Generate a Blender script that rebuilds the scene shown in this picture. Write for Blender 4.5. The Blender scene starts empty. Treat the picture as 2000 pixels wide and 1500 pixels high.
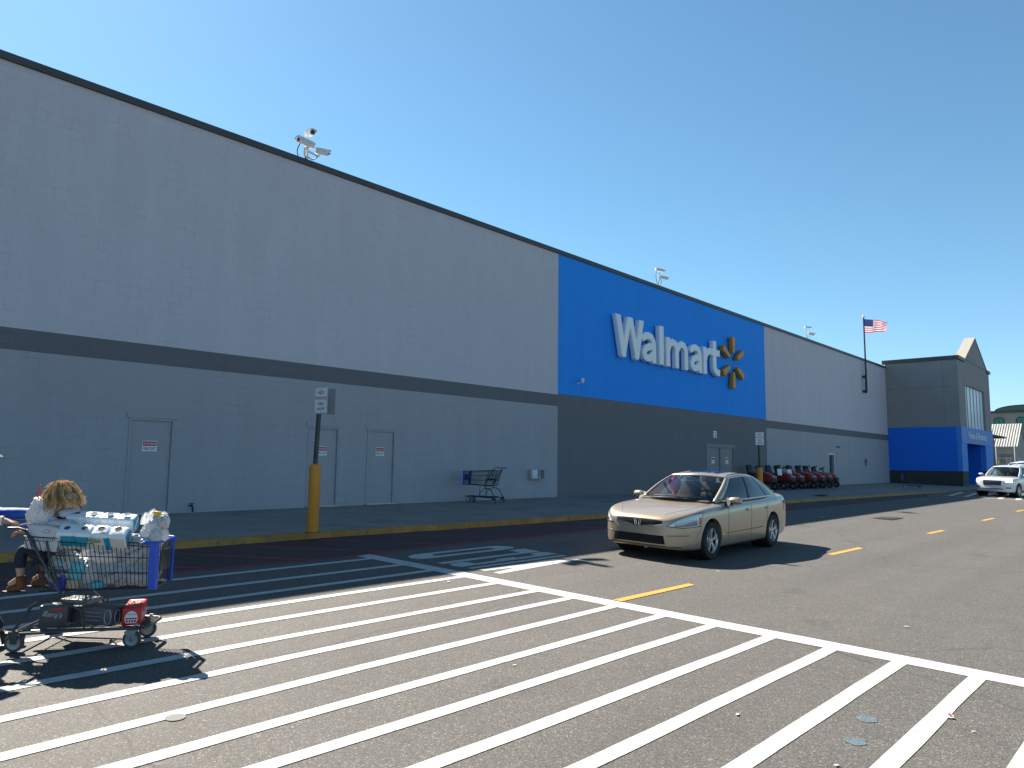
import bpy, bmesh, math, random
from mathutils import Vector, Matrix, noise
from mathutils.bvhtree import BVHTree
import numpy as np
C = bpy.context
R = math.radians
sc = C.scene
COL = sc.collection
random.seed(7)

# ------------------------------------------------------------------ camera
YAW, PITCH, ROLL, HC = 0.825734, 0.108256, 0.012797, 1.3605
def cam_axes():
    cy, sy, cp, sp = math.cos(YAW), math.sin(YAW), math.cos(PITCH), math.sin(PITCH)
    f = Vector((sy*cp, cy*cp, sp)); r = Vector((cy, -sy, 0)); u = r.cross(f)
    cr, sr = math.cos(ROLL), math.sin(ROLL)
    return cr*r + sr*u, -sr*r + cr*u, f
cd = bpy.data.cameras.new('camera'); cam = bpy.data.objects.new('camera', cd); COL.objects.link(cam)
r_, u_, f_ = cam_axes()
m3 = Matrix((r_, u_, -f_)).transposed()
cam.matrix_world = Matrix.Translation((0, 0, HC)) @ m3.to_4x4()
cd.sensor_width = 36; cd.lens = 25.2; cd.clip_end = 3000; cd.clip_start = .05
sc.camera = cam

# ------------------------------------------------------------------ sky, sun, exposure
SUN_EL = R(45.7)
SUN_DIR = Vector((0.075, 1.0, 0)).normalized()*math.cos(SUN_EL) + Vector((0, 0, math.sin(SUN_EL)))
w = bpy.data.worlds.new('World'); sc.world = w; w.use_nodes = True
nt = w.node_tree
bg = nt.nodes['Background']
sky = nt.nodes.new('ShaderNodeTexSky'); sky.sky_type = 'NISHITA'; sky.sun_disc = False
sky.sun_elevation = SUN_EL; sky.sun_rotation = math.atan2(SUN_DIR.x, SUN_DIR.y)
sky.air_density = 1.0; sky.dust_density = 0.2; sky.ozone_density = 2.0; sky.altitude = 0
tint = nt.nodes.new('ShaderNodeMix'); tint.data_type = 'RGBA'; tint.blend_type = 'MULTIPLY'; tint.inputs[0].default_value = 1
tint.inputs[7].default_value = (.75, 1.035, 1.04, 1)
nt.links.new(sky.outputs[0], tint.inputs[6])
tcl = nt.nodes.new('ShaderNodeTexCoord'); sxl = nt.nodes.new('ShaderNodeSeparateXYZ'); nt.links.new(tcl.outputs['Generated'], sxl.inputs[0])
lo = nt.nodes.new('ShaderNodeMapRange'); lo.inputs[1].default_value = .0; lo.inputs[2].default_value = .3; nt.links.new(sxl.outputs[2], lo.inputs[0])
lm_ = nt.nodes.new('ShaderNodeMix'); lm_.data_type = 'RGBA'; lm_.inputs[6].default_value = (.74, .94, 1.10, 1); lm_.inputs[7].default_value = (.75, 1.035, 1.04, 1)
nt.links.new(lo.outputs[0], lm_.inputs[0]); nt.links.new(lm_.outputs[2], tint.inputs[7])
tc = nt.nodes.new('ShaderNodeTexCoord'); sx = nt.nodes.new('ShaderNodeSeparateXYZ'); nt.links.new(tc.outputs['Generated'], sx.inputs[0])
zr = nt.nodes.new('ShaderNodeMapRange'); zr.inputs[1].default_value = .62; zr.inputs[2].default_value = .95; zr.inputs[3].default_value = 1; zr.inputs[4].default_value = .38
nt.links.new(sx.outputs[2], zr.inputs[0])
zm = nt.nodes.new('ShaderNodeVectorMath'); zm.operation = 'SCALE'; nt.links.new(tint.outputs[2], zm.inputs[0]); nt.links.new(zr.outputs[0], zm.inputs['Scale'])
nt.links.new(zm.outputs[0], bg.inputs[0]); bg.inputs[1].default_value = 0.066
sl = bpy.data.lights.new('sun', 'SUN'); sl.energy = 5.0; sl.angle = R(0.5); sl.color = (1, .925, .82)
so = bpy.data.objects.new('sun', sl); COL.objects.link(so)
so.rotation_euler = SUN_DIR.to_track_quat('Z', 'Y').to_euler(); so.location = (0, 0, 60)
vs = sc.view_settings
sc.display_settings.display_device = 'sRGB'
vs.view_transform = 'Standard'; vs.look = 'None'; vs.exposure = 1.25; vs.gamma = 1; vs.use_curve_mapping = False

# ------------------------------------------------------------------ materials
MATS = {}
def srgb(r, g, b):
    return tuple((c/255/12.92 if c/255 <= .04045 else ((c/255+.055)/1.055)**2.4) for c in (r, g, b))
def mat(name, col=(.5, .5, .5), rough=.6, metal=0, var=0, vscale=3, bump=0, bscale=40, spec=.5, coat=0,
        trans=0, alpha=1, emit=None, ior=1.45, world=False, dirt=None, dscale=2.0, sss=0):
    if name in MATS: return MATS[name]
    m = bpy.data.materials.new(name); m.use_nodes = True; t = m.node_tree; N = t.nodes; L = t.links
    b = N['Principled BSDF']
    b.inputs['Base Color'].default_value = (*col, 1); b.inputs['Roughness'].default_value = rough
    b.inputs['Metallic'].default_value = metal; b.inputs['Specular IOR Level'].default_value = spec
    b.inputs['Coat Weight'].default_value = coat; b.inputs['Coat Roughness'].default_value = .04
    b.inputs['Transmission Weight'].default_value = trans; b.inputs['Alpha'].default_value = alpha
    b.inputs['IOR'].default_value = ior
    if emit: b.inputs['Emission Color'].default_value = (*emit[0], 1); b.inputs['Emission Strength'].default_value = emit[1]
    if sss: b.inputs['Subsurface Weight'].default_value = sss; b.inputs['Subsurface Radius'].default_value = (.02, .015, .012)
    if world: co = N.new('ShaderNodeNewGeometry').outputs['Position']
    else: co = N.new('ShaderNodeTexCoord').outputs['Object']
    cur = None
    if var:
        n = N.new('ShaderNodeTexNoise'); n.inputs['Scale'].default_value = vscale; n.inputs['Detail'].default_value = 6
        L.new(co, n.inputs['Vector'])
        mr = N.new('ShaderNodeMapRange'); mr.inputs[1].default_value = .25; mr.inputs[2].default_value = .75
        mr.inputs[3].default_value = 1-var; mr.inputs[4].default_value = 1+var
        L.new(n.outputs['Fac'], mr.inputs[0])
        mx = N.new('ShaderNodeVectorMath'); mx.operation = 'SCALE'; mx.inputs[0].default_value = col
        L.new(mr.outputs[0], mx.inputs['Scale']); cur = mx.outputs[0]
    if dirt:
        n = N.new('ShaderNodeTexNoise'); n.inputs['Scale'].default_value = dscale; n.inputs['Detail'].default_value = 8
        n.inputs['Roughness'].default_value = .7
        L.new(co, n.inputs['Vector'])
        mr = N.new('ShaderNodeMapRange'); mr.inputs[1].default_value = dirt[1]; mr.inputs[2].default_value = dirt[1]+.08
        L.new(n.outputs['Fac'], mr.inputs[0])
        mm = N.new('ShaderNodeMix'); mm.data_type = 'RGBA'
        if cur: L.new(cur, mm.inputs[6])
        else: mm.inputs[6].default_value = (*col, 1)
        mm.inputs[7].default_value = (*dirt[0], 1); L.new(mr.outputs[0], mm.inputs[0]); cur = mm.outputs[2]
    if cur: L.new(cur, b.inputs['Base Color'])
    if bump:
        n = N.new('ShaderNodeTexNoise'); n.inputs['Scale'].default_value = bscale; n.inputs['Detail'].default_value = 5
        L.new(co, n.inputs['Vector'])
        bu = N.new('ShaderNodeBump'); bu.inputs['Strength'].default_value = bump; bu.inputs['Distance'].default_value = .02
        L.new(n.outputs['Fac'], bu.inputs['Height']); L.new(bu.outputs[0], b.inputs['Normal'])
    MATS[name] = m
    return m

def node_helpers(m):
    t = m.node_tree; N = t.nodes; L = t.links
    def tex(scale, detail=4, rough=.5, co=None, kind='ShaderNodeTexNoise'):
        n = N.new(kind); n.inputs['Scale'].default_value = scale
        if kind == 'ShaderNodeTexNoise':
            n.inputs['Detail'].default_value = detail; n.inputs['Roughness'].default_value = rough
        L.new(co, n.inputs['Vector']); return n
    def mr(src, a, b, c=0., d=1.):
        n = N.new('ShaderNodeMapRange'); n.inputs[1].default_value = a; n.inputs[2].default_value = b
        n.inputs[3].default_value = c; n.inputs[4].default_value = d; L.new(src, n.inputs[0]); return n.outputs[0]
    def mix(fac, a, b, blend='MIX'):
        n = N.new('ShaderNodeMix'); n.data_type = 'RGBA'; n.blend_type = blend
        if isinstance(fac, float): n.inputs[0].default_value = fac
        else: L.new(fac, n.inputs[0])
        for i, v in ((6, a), (7, b)):
            if isinstance(v, tuple): n.inputs[i].default_value = (*v, 1)
            else: L.new(v, n.inputs[i])
        return n.outputs[2]
    return t, N, L, tex, mr, mix

def asphalt_mat(name, base, tint, agg, agg_amt, paint=None, wear=.47):
    """aggregate-speckled asphalt; with paint: a worn coat of road paint over it"""
    m = bpy.data.materials.new(name); m.use_nodes = True
    t, N, L, tex, mr, mix = node_helpers(m)
    b = N['Principled BSDF']; co = N.new('ShaderNodeNewGeometry').outputs['Position']
    big = tex(.35, 5, .6, co); mid = tex(2.2, 6, .65, co); fine = tex(95, 3, .6, co); v = tex(165, co=co, kind='ShaderNodeTexVoronoi')
    v2 = tex(95, co=co, kind='ShaderNodeTexVoronoi')
    c = mix(mr(big.outputs['Fac'], .3, .7), base, tint)
    c = mix(mr(mid.outputs['Fac'], .3, .75, 0., .5), c, tuple(x*.62 for x in base))
    sep = N.new('ShaderNodeSeparateColor'); L.new(v.outputs['Color'], sep.inputs[0])
    c = mix(mr(sep.outputs[0], .50, 1., 0., agg_amt), c, agg)
    c = mix(mr(sep.outputs[1], .45, 1., 0., .8), c, tuple(x*.25 for x in base))
    sep2 = N.new('ShaderNodeSeparateColor'); L.new(v2.outputs['Color'], sep2.inputs[0])
    c = mix(mr(sep2.outputs[2], .92, .99, 0., .4), c, tuple(min(1, x*1.5) for x in agg))
    trk = N.new('ShaderNodeMapping'); trk.inputs['Scale'].default_value = (.04, .9, 1); L.new(co, trk.inputs['Vector']); tk = tex(1.6, 4, .6, trk.outputs[0])
    c = mix(mr(tk.outputs['Fac'], .40, .68, 0., .30), c, tuple(x*.62 for x in base))
    # hairline cracks and oil drips
    cr = N.new('ShaderNodeTexVoronoi'); cr.feature = 'DISTANCE_TO_EDGE'; cr.inputs['Scale'].default_value = .13
    wob = tex(1.7, 2, .5, co); vm = N.new('ShaderNodeVectorMath'); vm.operation = 'MULTIPLY_ADD'
    vm.inputs[1].default_value = (.35, .35, .35); L.new(wob.outputs['Color'], vm.inputs[0]); L.new(co, vm.inputs[2])
    L.new(vm.outputs[0], cr.inputs['Vector'])
    c = mix(mr(cr.outputs['Distance'], 0., .002, .5, 0.), c, tuple(x*.35 for x in base))
    oil = tex(.9, 3, .5, co)
    c = mix(mr(oil.outputs['Fac'], .66, .74, 0., .45), c, tuple(x*.4 for x in base))
    if paint:
        w1 = tex(7, 8, .75, co); w2 = tex(110, 3, .6, co)
        ad = N.new('ShaderNodeMath'); ad.operation = 'MULTIPLY_ADD'; L.new(w2.outputs['Fac'], ad.inputs[0])
        ad.inputs[1].default_value = .9; w1s = N.new('ShaderNodeMath'); w1s.operation = 'MULTIPLY'; w1s.inputs[1].default_value = .5; L.new(w1.outputs['Fac'], w1s.inputs[0]); L.new(w1s.outputs[0], ad.inputs[2])
        f = mr(ad.outputs[0], wear+.33, wear+.47, 1., 0.)
        pc = mix(mr(mid.outputs['Fac'], .3, .8, 0., .45), paint, tuple(x*.72 for x in paint))
        pc = mix(mr(sep.outputs[1], .4, 1., 0., .5), pc, tuple(x*.5 for x in paint))
        c = mix(f, c, pc)
    L.new(c, b.inputs['Base Color']); b.inputs['Roughness'].default_value = .8; b.inputs['Specular IOR Level'].default_value = .5
    bu = N.new('ShaderNodeBump'); bu.inputs['Strength'].default_value = .35 if paint else .6; bu.inputs['Distance'].default_value = .006
    L.new(fine.outputs['Fac'], bu.inputs['Height']); L.new(bu.outputs[0], b.inputs['Normal'])
    MATS[name] = m
    return m

def block_mat(name, col, bump=.9, var=.055):
    """painted concrete block: faint running-bond joints, streaks and hairline settling marks"""
    m = bpy.data.materials.new(name); m.use_nodes = True
    t, N, L, tex, mr, mix = node_helpers(m)
    b = N['Principled BSDF']; g = N.new('ShaderNodeNewGeometry').outputs['Position']
    sx = N.new('ShaderNodeSeparateXYZ'); L.new(g, sx.inputs[0])
    ad = N.new('ShaderNodeMath'); ad.operation = 'ADD'; L.new(sx.outputs[0], ad.inputs[0]); L.new(sx.outputs[1], ad.inputs[1])
    cx = N.new('ShaderNodeCombineXYZ'); L.new(ad.outputs[0], cx.inputs[0]); L.new(sx.outputs[2], cx.inputs[1])
    br = N.new('ShaderNodeTexBrick'); L.new(cx.outputs[0], br.inputs['Vector'])
    br.inputs['Scale'].default_value = 1; br.inputs['Brick Width'].default_value = .4333; br.inputs['Row Height'].default_value = .2167
    br.inputs['Mortar Size'].default_value = .006; br.inputs['Mortar Smooth'].default_value = .3
    br.inputs['Color1'].default_value = (0, 0, 0, 1); br.inputs['Color2'].default_value = (1, 1, 1, 1); br.inputs['Mortar'].default_value = (.5, .5, .5, 1)
    sp = N.new('ShaderNodeMapping'); sp.inputs['Scale'].default_value = (1, 1, .16); L.new(g, sp.inputs['Vector'])
    streak = tex(1.6, 7, .65, sp.outputs[0]); big = tex(.25, 4, .5, g); patch = tex(9, 6, .7, g); fine = tex(55, 5, .65, g); gate = tex(1.1, 3, .6, g)
    c = mix(mr(streak.outputs['Fac'], .3, .75), tuple(x*(1+var) for x in col), tuple(x*(1-var*1.6) for x in col))
    c = mix(mr(big.outputs['Fac'], .3, .7, 0., .5), c, tuple(x*(1-var) for x in col))
    c = mix(mr(br.outputs['Color'], 0., 1., 0., .10), c, tuple(x*.8 for x in col))
    c = mix(mr(patch.outputs['Fac'], .5, .85, 0., .22), c, tuple(x*.78 for x in col))
    mot = tex(38, 4, .7, g)
    c = mix(mr(mot.outputs['Fac'], .42, .75, 0., .30), c, tuple(x*.70 for x in col))
    dash = N.new('ShaderNodeMapping'); dash.inputs['Scale'].default_value = (1.3, 1.3, 24); L.new(g, dash.inputs['Vector'])
    dn = tex(1.5, 3, .55, dash.outputs[0])
    c = mix(mr(dn.outputs['Fac'], .66, .74, 0., .28), c, tuple(x*.55 for x in col))
    # joints show only here and there: the paint fills most of them
    jm = N.new('ShaderNodeMath'); jm.operation = 'MULTIPLY'; L.new(br.outputs['Fac'], jm.inputs[0])
    L.new(mr(gate.outputs['Fac'], .48, .70, .07, .6), jm.inputs[1])
    c = mix(jm.outputs[0], c, tuple(x*.5 for x in col))
    L.new(c, b.inputs['Base Color']); b.inputs['Roughness'].default_value = .7; b.inputs['Specular IOR Level'].default_value = .25
    h = N.new('ShaderNodeMath'); h.operation = 'MULTIPLY_ADD'; L.new(br.outputs['Fac'], h.inputs[0]); h.inputs[1].default_value = -.14
    L.new(fine.outputs['Fac'], h.inputs[2])
    bu = N.new('ShaderNodeBump'); bu.inputs['Strength'].default_value = bump; bu.inputs['Distance'].default_value = .012
    L.new(h.outputs[0], bu.inputs['Height']); L.new(bu.outputs[0], b.inputs['Normal'])
    MATS[name] = m
    return m

# ------------------------------------------------------------------ mesh helpers
class MB:
    def __init__(s): s.v = []; s.f = []; s.m = []
    def add(s, verts, faces, mi=0):
        o = len(s.v); s.v += [tuple(x) for x in verts]; s.f += [tuple(i+o for i in f) for f in faces]; s.m += [mi]*len(faces)
        return s
    def box(s, c, d, rot=None, mi=0, bev=0):
        x, y, z = d[0]/2, d[1]/2, d[2]/2
        if bev:
            return s.rbox(c, d, bev, rot, mi)
        vs = [Vector((a*x, b*y, e*z)) for a in (-1, 1) for b in (-1, 1) for e in (-1, 1)]
        if rot is not None: vs = [rot @ q for q in vs]
        vs = [q+Vector(c) for q in vs]
        return s.add(vs, [(0, 1, 3, 2), (4, 6, 7, 5), (0, 4, 5, 1), (2, 3, 7, 6), (0, 2, 6, 4), (1, 5, 7, 3)], mi)
    def rbox(s, c, d, r, rot=None, mi=0):
        bm = bmesh.new(); bmesh.ops.create_cube(bm, size=1)
        for q in bm.verts: q.co = Vector((q.co.x*d[0], q.co.y*d[1], q.co.z*d[2]))
        bmesh.ops.bevel(bm, geom=bm.edges[:], offset=min(r, min(d)*.45), segments=2, profile=.5, affect='EDGES')
        bm.verts.index_update()
        vs = [q.co.copy() for q in bm.verts]; fs = [tuple(q.index for q in f.verts) for f in bm.faces]; bm.free()
        if rot is not None: vs = [rot @ q for q in vs]
        return s.add([q+Vector(c) for q in vs], fs, mi)
    def tube(s, pts, r, seg=6, mi=0, closed=False, caps=True, flat=1.0):
        pts = [Vector(q) for q in pts]; n = len(pts); rings = []
        up = None
        for i, q in enumerate(pts):
            a = pts[(i-1) % n] if (closed or i > 0) else q; b = pts[(i+1) % n] if (closed or i < n-1) else q
            t = (b-a).normalized() if (b-a).length > 1e-9 else Vector((0, 0, 1))
            if up is None:
                up = Vector((0, 0, 1)) if abs(t.z) < .9 else Vector((1, 0, 0))
            up = (up - t*up.dot(t)); up = up.normalized() if up.length > 1e-6 else t.orthogonal().normalized()
            sd = t.cross(up)
            rr = r[i] if isinstance(r, (list, tuple)) else r
            rings.append([q + (up*math.cos(k*2*math.pi/seg)*flat + sd*math.sin(k*2*math.pi/seg))*rr for k in range(seg)])
        vs = [x for g in rings for x in g]; fs = []
        m = n if closed else n-1
        for i in range(m):
            j = (i+1) % n
            for k in range(seg):
                l = (k+1) % seg; fs.append((i*seg+k, i*seg+l, j*seg+l, j*seg+k))
        if caps and not closed:
            fs.append(tuple(range(seg-1, -1, -1))); fs.append(tuple((n-1)*seg+k for k in range(seg)))
        return s.add(vs, fs, mi)
    def cyl(s, a, b, r0, r1=None, seg=16, mi=0): return s.tube([a, b], [r0, r0 if r1 is None else r1], seg, mi)
    def lathe(s, prof, o=(0, 0, 0), axis=(0, 0, 1), seg=24, mi=0, cap=True):
        ax = Vector(axis).normalized(); x = ax.orthogonal().normalized(); y = ax.cross(x); o = Vector(o)
        vs = []; n = len(prof)
        for r, h in prof:
            for k in range(seg):
                a = 2*math.pi*k/seg; vs.append(o + ax*h + (x*math.cos(a)+y*math.sin(a))*r)
        fs = [(i*seg+k, i*seg+(k+1) % seg, (i+1)*seg+(k+1) % seg, (i+1)*seg+k) for i in range(n-1) for k in range(seg)]
        if cap:
            if prof[0][0] > 1e-5: fs.append(tuple(range(seg-1, -1, -1)))
            if prof[-1][0] > 1e-5: fs.append(tuple((n-1)*seg+k for k in range(seg)))
        return s.add(vs, fs, mi)
    def loft(s, secs, closed=True, caps=True, mi=0):
        n = len(secs[0]); vs = [q for g in secs for q in g]; fs = []
        for i in range(len(secs)-1):
            for k in range(n if closed else n-1):
                l = (k+1) % n; fs.append((i*n+k, i*n+l, (i+1)*n+l, (i+1)*n+k))
        if caps: fs.append(tuple(range(n-1, -1, -1))); fs.append(tuple((len(secs)-1)*n+k for k in range(n)))
        return s.add(vs, fs, mi)
    def sphere(s, c, r, seg=16, rings=10, sc=(1, 1, 1), rot=None, mi=0):
        prof = [(max(1e-4, r*math.sin(math.pi*i/rings)), -r*math.cos(math.pi*i/rings)) for i in range(rings+1)]
        t = MB().lathe(prof, seg=seg, cap=False)
        vs = [Vector((q[0]*sc[0], q[1]*sc[1], q[2]*sc[2])) for q in t.v]
        if rot is not None: vs = [rot @ q for q in vs]
        return s.add([q+Vector(c) for q in vs], t.f, mi)
    def prism(s, poly, fn, mi=0):
        """poly 2D outline; fn(x, y, side) -> 3D point for side 0 / 1"""
        n = len(poly); vs = [fn(a, b, 0) for a, b in poly]+[fn(a, b, 1) for a, b in poly]
        fs = [tuple(range(n-1, -1, -1)), tuple(range(n, 2*n))]+[(i, (i+1) % n, n+(i+1) % n, n+i) for i in range(n)]
        return s.add(vs, fs, mi)
    def grid(s, fn, nu, nv, mi=0):
        vs = [fn(i/nu, j/nv) for j in range(nv+1) for i in range(nu+1)]
        fs = [(j*(nu+1)+i, j*(nu+1)+i+1, (j+1)*(nu+1)+i+1, (j+1)*(nu+1)+i) for j in range(nv) for i in range(nu)]
        return s.add(vs, fs, mi)
    def xf(s, M):
        s.v = [tuple(M @ Vector(q)) for q in s.v]; return s
    def join(s, o, mi=None):
        k = len(s.v); s.v += o.v; s.f += [tuple(i+k for i in f) for f in o.f]; s.m += o.m if mi is None else [mi]*len(o.f); return s
    def build(s, name, mats, parent=None, smooth=35, loc=None, fix=True):
        me = bpy.data.meshes.new(name); me.from_pydata(s.v, [], s.f)
        for x in (mats if isinstance(mats, (list, tuple)) else [mats]): me.materials.append(x)
        me.polygons.foreach_set('material_index', s.m); me.update()
        if fix:
            bm = bmesh.new(); bm.from_mesh(me); bmesh.ops.recalc_face_normals(bm, faces=bm.faces[:]); bm.to_mesh(me); bm.free()
        if smooth:
            me.polygons.foreach_set('use_smooth', [True]*len(me.polygons)); me.set_sharp_from_angle(angle=R(smooth))
        o = bpy.data.objects.new(name, me); COL.objects.link(o)
        if parent: o.parent = parent
        if loc: o.location = loc
        return o
def tag(o, label=None, cat=None, group=None, kind=None):
    if label: o['label'] = label
    if cat: o['category'] = cat
    if group: o['group'] = group
    if kind: o['kind'] = kind
    return o
def thing(name, label, cat, loc=(0, 0, 0), rot=(0, 0, 0), group=None):
    o = bpy.data.objects.new(name, None); COL.objects.link(o); o.location = loc; o.rotation_euler = rot
    o.empty_display_size = .2
    return tag(o, label, cat, group)
def struct(name, mb, m, **k): return tag(mb.build(name, m, **k), kind='structure')
def kids(o): return [c for c in bpy.data.objects if c.parent == o]
def copy_tree(o, parent=None):
    c = o.copy(); COL.objects.link(c)
    if parent: c.parent = parent; c.matrix_parent_inverse = o.matrix_parent_inverse
    for k in kids(o): copy_tree(k, c)
    return c
def curve_mesh(cu):
    o = bpy.data.objects.new('tmp', cu); COL.objects.link(o)
    dg = C.evaluated_depsgraph_get(); me = bpy.data.meshes.new_from_object(o.evaluated_get(dg))
    t = MB(); t.v = [tuple(q.co) for q in me.vertices]; t.f = [tuple(f.vertices) for f in me.polygons]; t.m = [0]*len(t.f)
    bpy.data.objects.remove(o); bpy.data.curves.remove(cu); bpy.data.meshes.remove(me)
    return t
def text_mb(s, h=1., w=None, ext=.0, off=0., align='CENTER', shear=0., res=3, spacing=1.):
    """text in the XY plane, cap height about h, squeezed to width w if given, centred on the origin"""
    cu = bpy.data.curves.new('t', 'FONT'); cu.body = s; cu.align_x = align; cu.extrude = ext; cu.offset = off; cu.resolution_u = res
    cu.space_line = spacing; cu.shear = shear
    t = curve_mesh(cu)
    a = np.array(t.v); lo = a.min(0); hi = a.max(0); c = (lo+hi)/2
    k = h/(hi[1]-lo[1]); kx = k if w is None else w/(hi[0]-lo[0])
    t.v = [((q[0]-c[0])*kx, (q[1]-c[1])*k, q[2]) for q in t.v]
    return t
def rz(y): return .03*(y-11.34) if y < 11.34 else 0.0
TILT = Matrix.Rotation(math.atan(.03), 4, 'X')
def on_road(o, x, y, yaw, s=1.):
    o.rotation_euler = (TILT @ Matrix.Rotation(yaw, 4, 'Z')).to_euler(); o.location = (x, y, rz(y)); o.scale = (s, s, s)
WALL = Matrix(((1, 0, 0), (0, 0, -1), (0, 1, 0))).to_4x4()    # text plane -> facing -y
def lin(t, a, b): return a+(b-a)*t
# ================================================================== SETTING
A_BASE, A_TINT, A_AGG = (.087, .081, .074), (.107, .098, .088), (.27, .25, .22)
asph = asphalt_mat('asphalt', A_BASE, A_TINT, A_AGG, .5)
WHITE = (.55, .545, .53)
paint_w = asphalt_mat('road_paint_white', A_BASE, A_TINT, A_AGG, .5, paint=WHITE, wear=.43)
paint_y = asphalt_mat('road_paint_yellow', A_BASE, A_TINT, A_AGG, .5, paint=(.60, .32, .05), wear=.53)
paint_r = asphalt_mat('road_paint_red', A_BASE, A_TINT, A_AGG, .5, paint=(.34, .03, .055), wear=.50)
fire_as = asphalt_mat('asphalt_fire_lane', (.050, .030, .033), (.058, .033, .036), (.10, .08, .075), .35)

g = MB()
ys = [-700, -12, 11.34, 700]
zz = lambda y: rz(max(y, -12))
vs = [(x, y, zz(y)) for y in ys for x in (-700, 900)]
g.add(vs, [(2*i, 2*i+1, 2*i+3, 2*i+2) for i in range(3)])
struct('parking_lot', g, asph, smooth=0)

def sheet(mb, poly, dz=.004):
    mb.add([(x, y, rz(y)+dz) for x, y in poly], [tuple(range(len(poly)))])
def strip(mb, pts, wd, dz=.004):
    q_ = []
    for a, b in zip(pts[:-1], pts[1:]):
        a = Vector(a); b = Vector(b); n_ = max(1, int((b-a).length/.3))
        q_ += [a.lerp(b, k/n_) for k in range(n_)]
    pts = q_+[Vector(pts[-1])]
    L = []; Rr = []
    for i, q in enumerate(pts):
        a = Vector(pts[max(0, i-1)]); b = Vector(pts[min(len(pts)-1, i+1)]); t = (b-a).normalized(); n = Vector((-t.y, t.x))
        j1 = .007*noise.noise(Vector((q[0]*1.1, q[1]*1.1, 3)))+.003*noise.noise(Vector((q[0]*6, q[1]*6, 1))); j2 = .007*noise.noise(Vector((q[0]*1.1, q[1]*1.1, 9)))+.003*noise.noise(Vector((q[0]*6, q[1]*6, 5)))
        L.append(Vector(q)+n*(wd/2+j1)); Rr.append(Vector(q)-n*(wd/2+j2))
    for i in range(len(pts)-1):
        sheet(mb, [Rr[i], Rr[i+1], L[i+1], L[i]], dz)

# crosswalk in front of the camera: long stripes and the edge line they end on
cw = MB()
def edge_x(y): return 6.46+(7.46-y)*.065
e = MB()
strip(cw, [(6.60+(9.15-y)*.052, y) for y in (9.15, 6.3, 3.0, 1.0, -6)], .27)
rows = [(9.06, 8.80, 8.77), (8.37, 8.11, 8.09), (7.73, 7.49, 7.50), (7.16, 6.94, 6.92), (6.55, 6.36, 6.35), (6.03, 5.74, 5.72), (5.71, 5.18, 5.21),
        (5.20, 4.60, 4.64), (4.61, 4.07, 4.05), (4.24, 3.58, 3.495), (3.70, 3.04, 2.915), (3.2, 2.49, 2.375), (2.6, 1.9, 1.825), (2.0, 1.32, 1.27), (1.4, .80, .72), (.9, .3, .17), (.3, -.25, -.38), (-.3, -.8, -.93)]
for y0, y1, y2 in rows:
    xe = 6.47+(9.15-y2)*.052
    sl_ = (y1-y0)/(3.4-1.2) if y0-y1 > .4 else (y1-y0)/2.6
    ex = -5.
    pts = [(ex, y0+.25), (1.2, y0), (3.4, y1), (xe, y2)]
    strip(cw, [(3.4+(1.2-3.4)*3.4, y1+(y1-y2)*2.1), (3.4, y1*.5+y2*.5+.01), (xe, y2)], .118)
struct('crosswalk_marking', cw, paint_w, smooth=0)

# painted letters on the lane beyond the crosswalk
sl_mb = MB()
O_out = [(7.00, 8.47), (7.07, 8.62), (7.25, 8.71), (8.03, 8.72), (8.93, 8.71), (9.10, 8.66), (9.21, 8.52), (9.21, 8.40), (9.08, 8.30), (8.73, 8.27), (7.86, 8.29), (7.25, 8.28), (7.06, 8.33)]
O_in = [(7.46, 8.48), (7.50, 8.55), (7.57, 8.58), (8.12, 8.58), (8.66, 8.58), (8.76, 8.55), (8.80, 8.50), (8.80, 8.46), (8.76, 8.42), (8.66, 8.41), (7.98, 8.42), (7.56, 8.42), (7.49, 8.44)]
for i in range(13):
    j = (i+1) % 13; sheet(sl_mb, [O_out[i], O_in[i], O_in[j], O_out[j]])
for q in ([(7.05, 7.80), (8.84, 7.80), (8.84, 7.93), (7.05, 7.93)], [(8.84, 7.80), (9.21, 7.80), (9.23, 8.19), (8.84, 8.19)],
          [(7.07, 7.46), (7.46, 7.46), (7.46, 7.73), (7.35, 7.77), (7.12, 7.75), (7.05, 7.62)], [(7.46, 7.46), (7.95, 7.46), (7.95, 7.575), (7.46, 7.575)],
          [(7.95, 7.46), (8.39, 7.46), (8.39, 7.66), (7.97, 7.66)], [(8.39, 7.46), (8.83, 7.46), (8.83, 7.585), (8.39, 7.585)],
          [(8.83, 7.46), (9.25, 7.47), (9.22, 7.70), (9.12, 7.77), (8.9, 7.75), (8.83, 7.68)],
          [(7.10, 7.26), (9.22, 7.25), (9.22, 7.36), (7.10, 7.36)],
          [(7.13, 7.045), (7.13, 7.165), (9.24, 6.99), (9.24, 6.90), (8.2, 6.93)], [(7.15, 6.76), (7.13, 6.88), (7.69, 6.975), (8.1, 6.93), (9.24, 6.90)]):
    sheet(sl_mb, q, .0045 if q[0] == (7.15, 6.76) else .004)
struct('lane_lettering', sl_mb, paint_w, smooth=0)

# yellow lane dashes
for x0, x1, y in ((6.98, 8.62, 4.77), (13.36, 14.92, 4.60), (19.43, 20.75, 4.42), (25.6, 27.1, 4.35), (32.0, 33.5, 4.38), (38.2, 39.7, 4.4)):
    d = MB(); sheet(d, [(x0, y-.055), (x1, y-.085), (x1+.03, y+.02), (x0+.01, y+.06)], .006 if x0 < 7 else .004); struct('lane_dash', d, paint_y, smooth=0)

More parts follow.
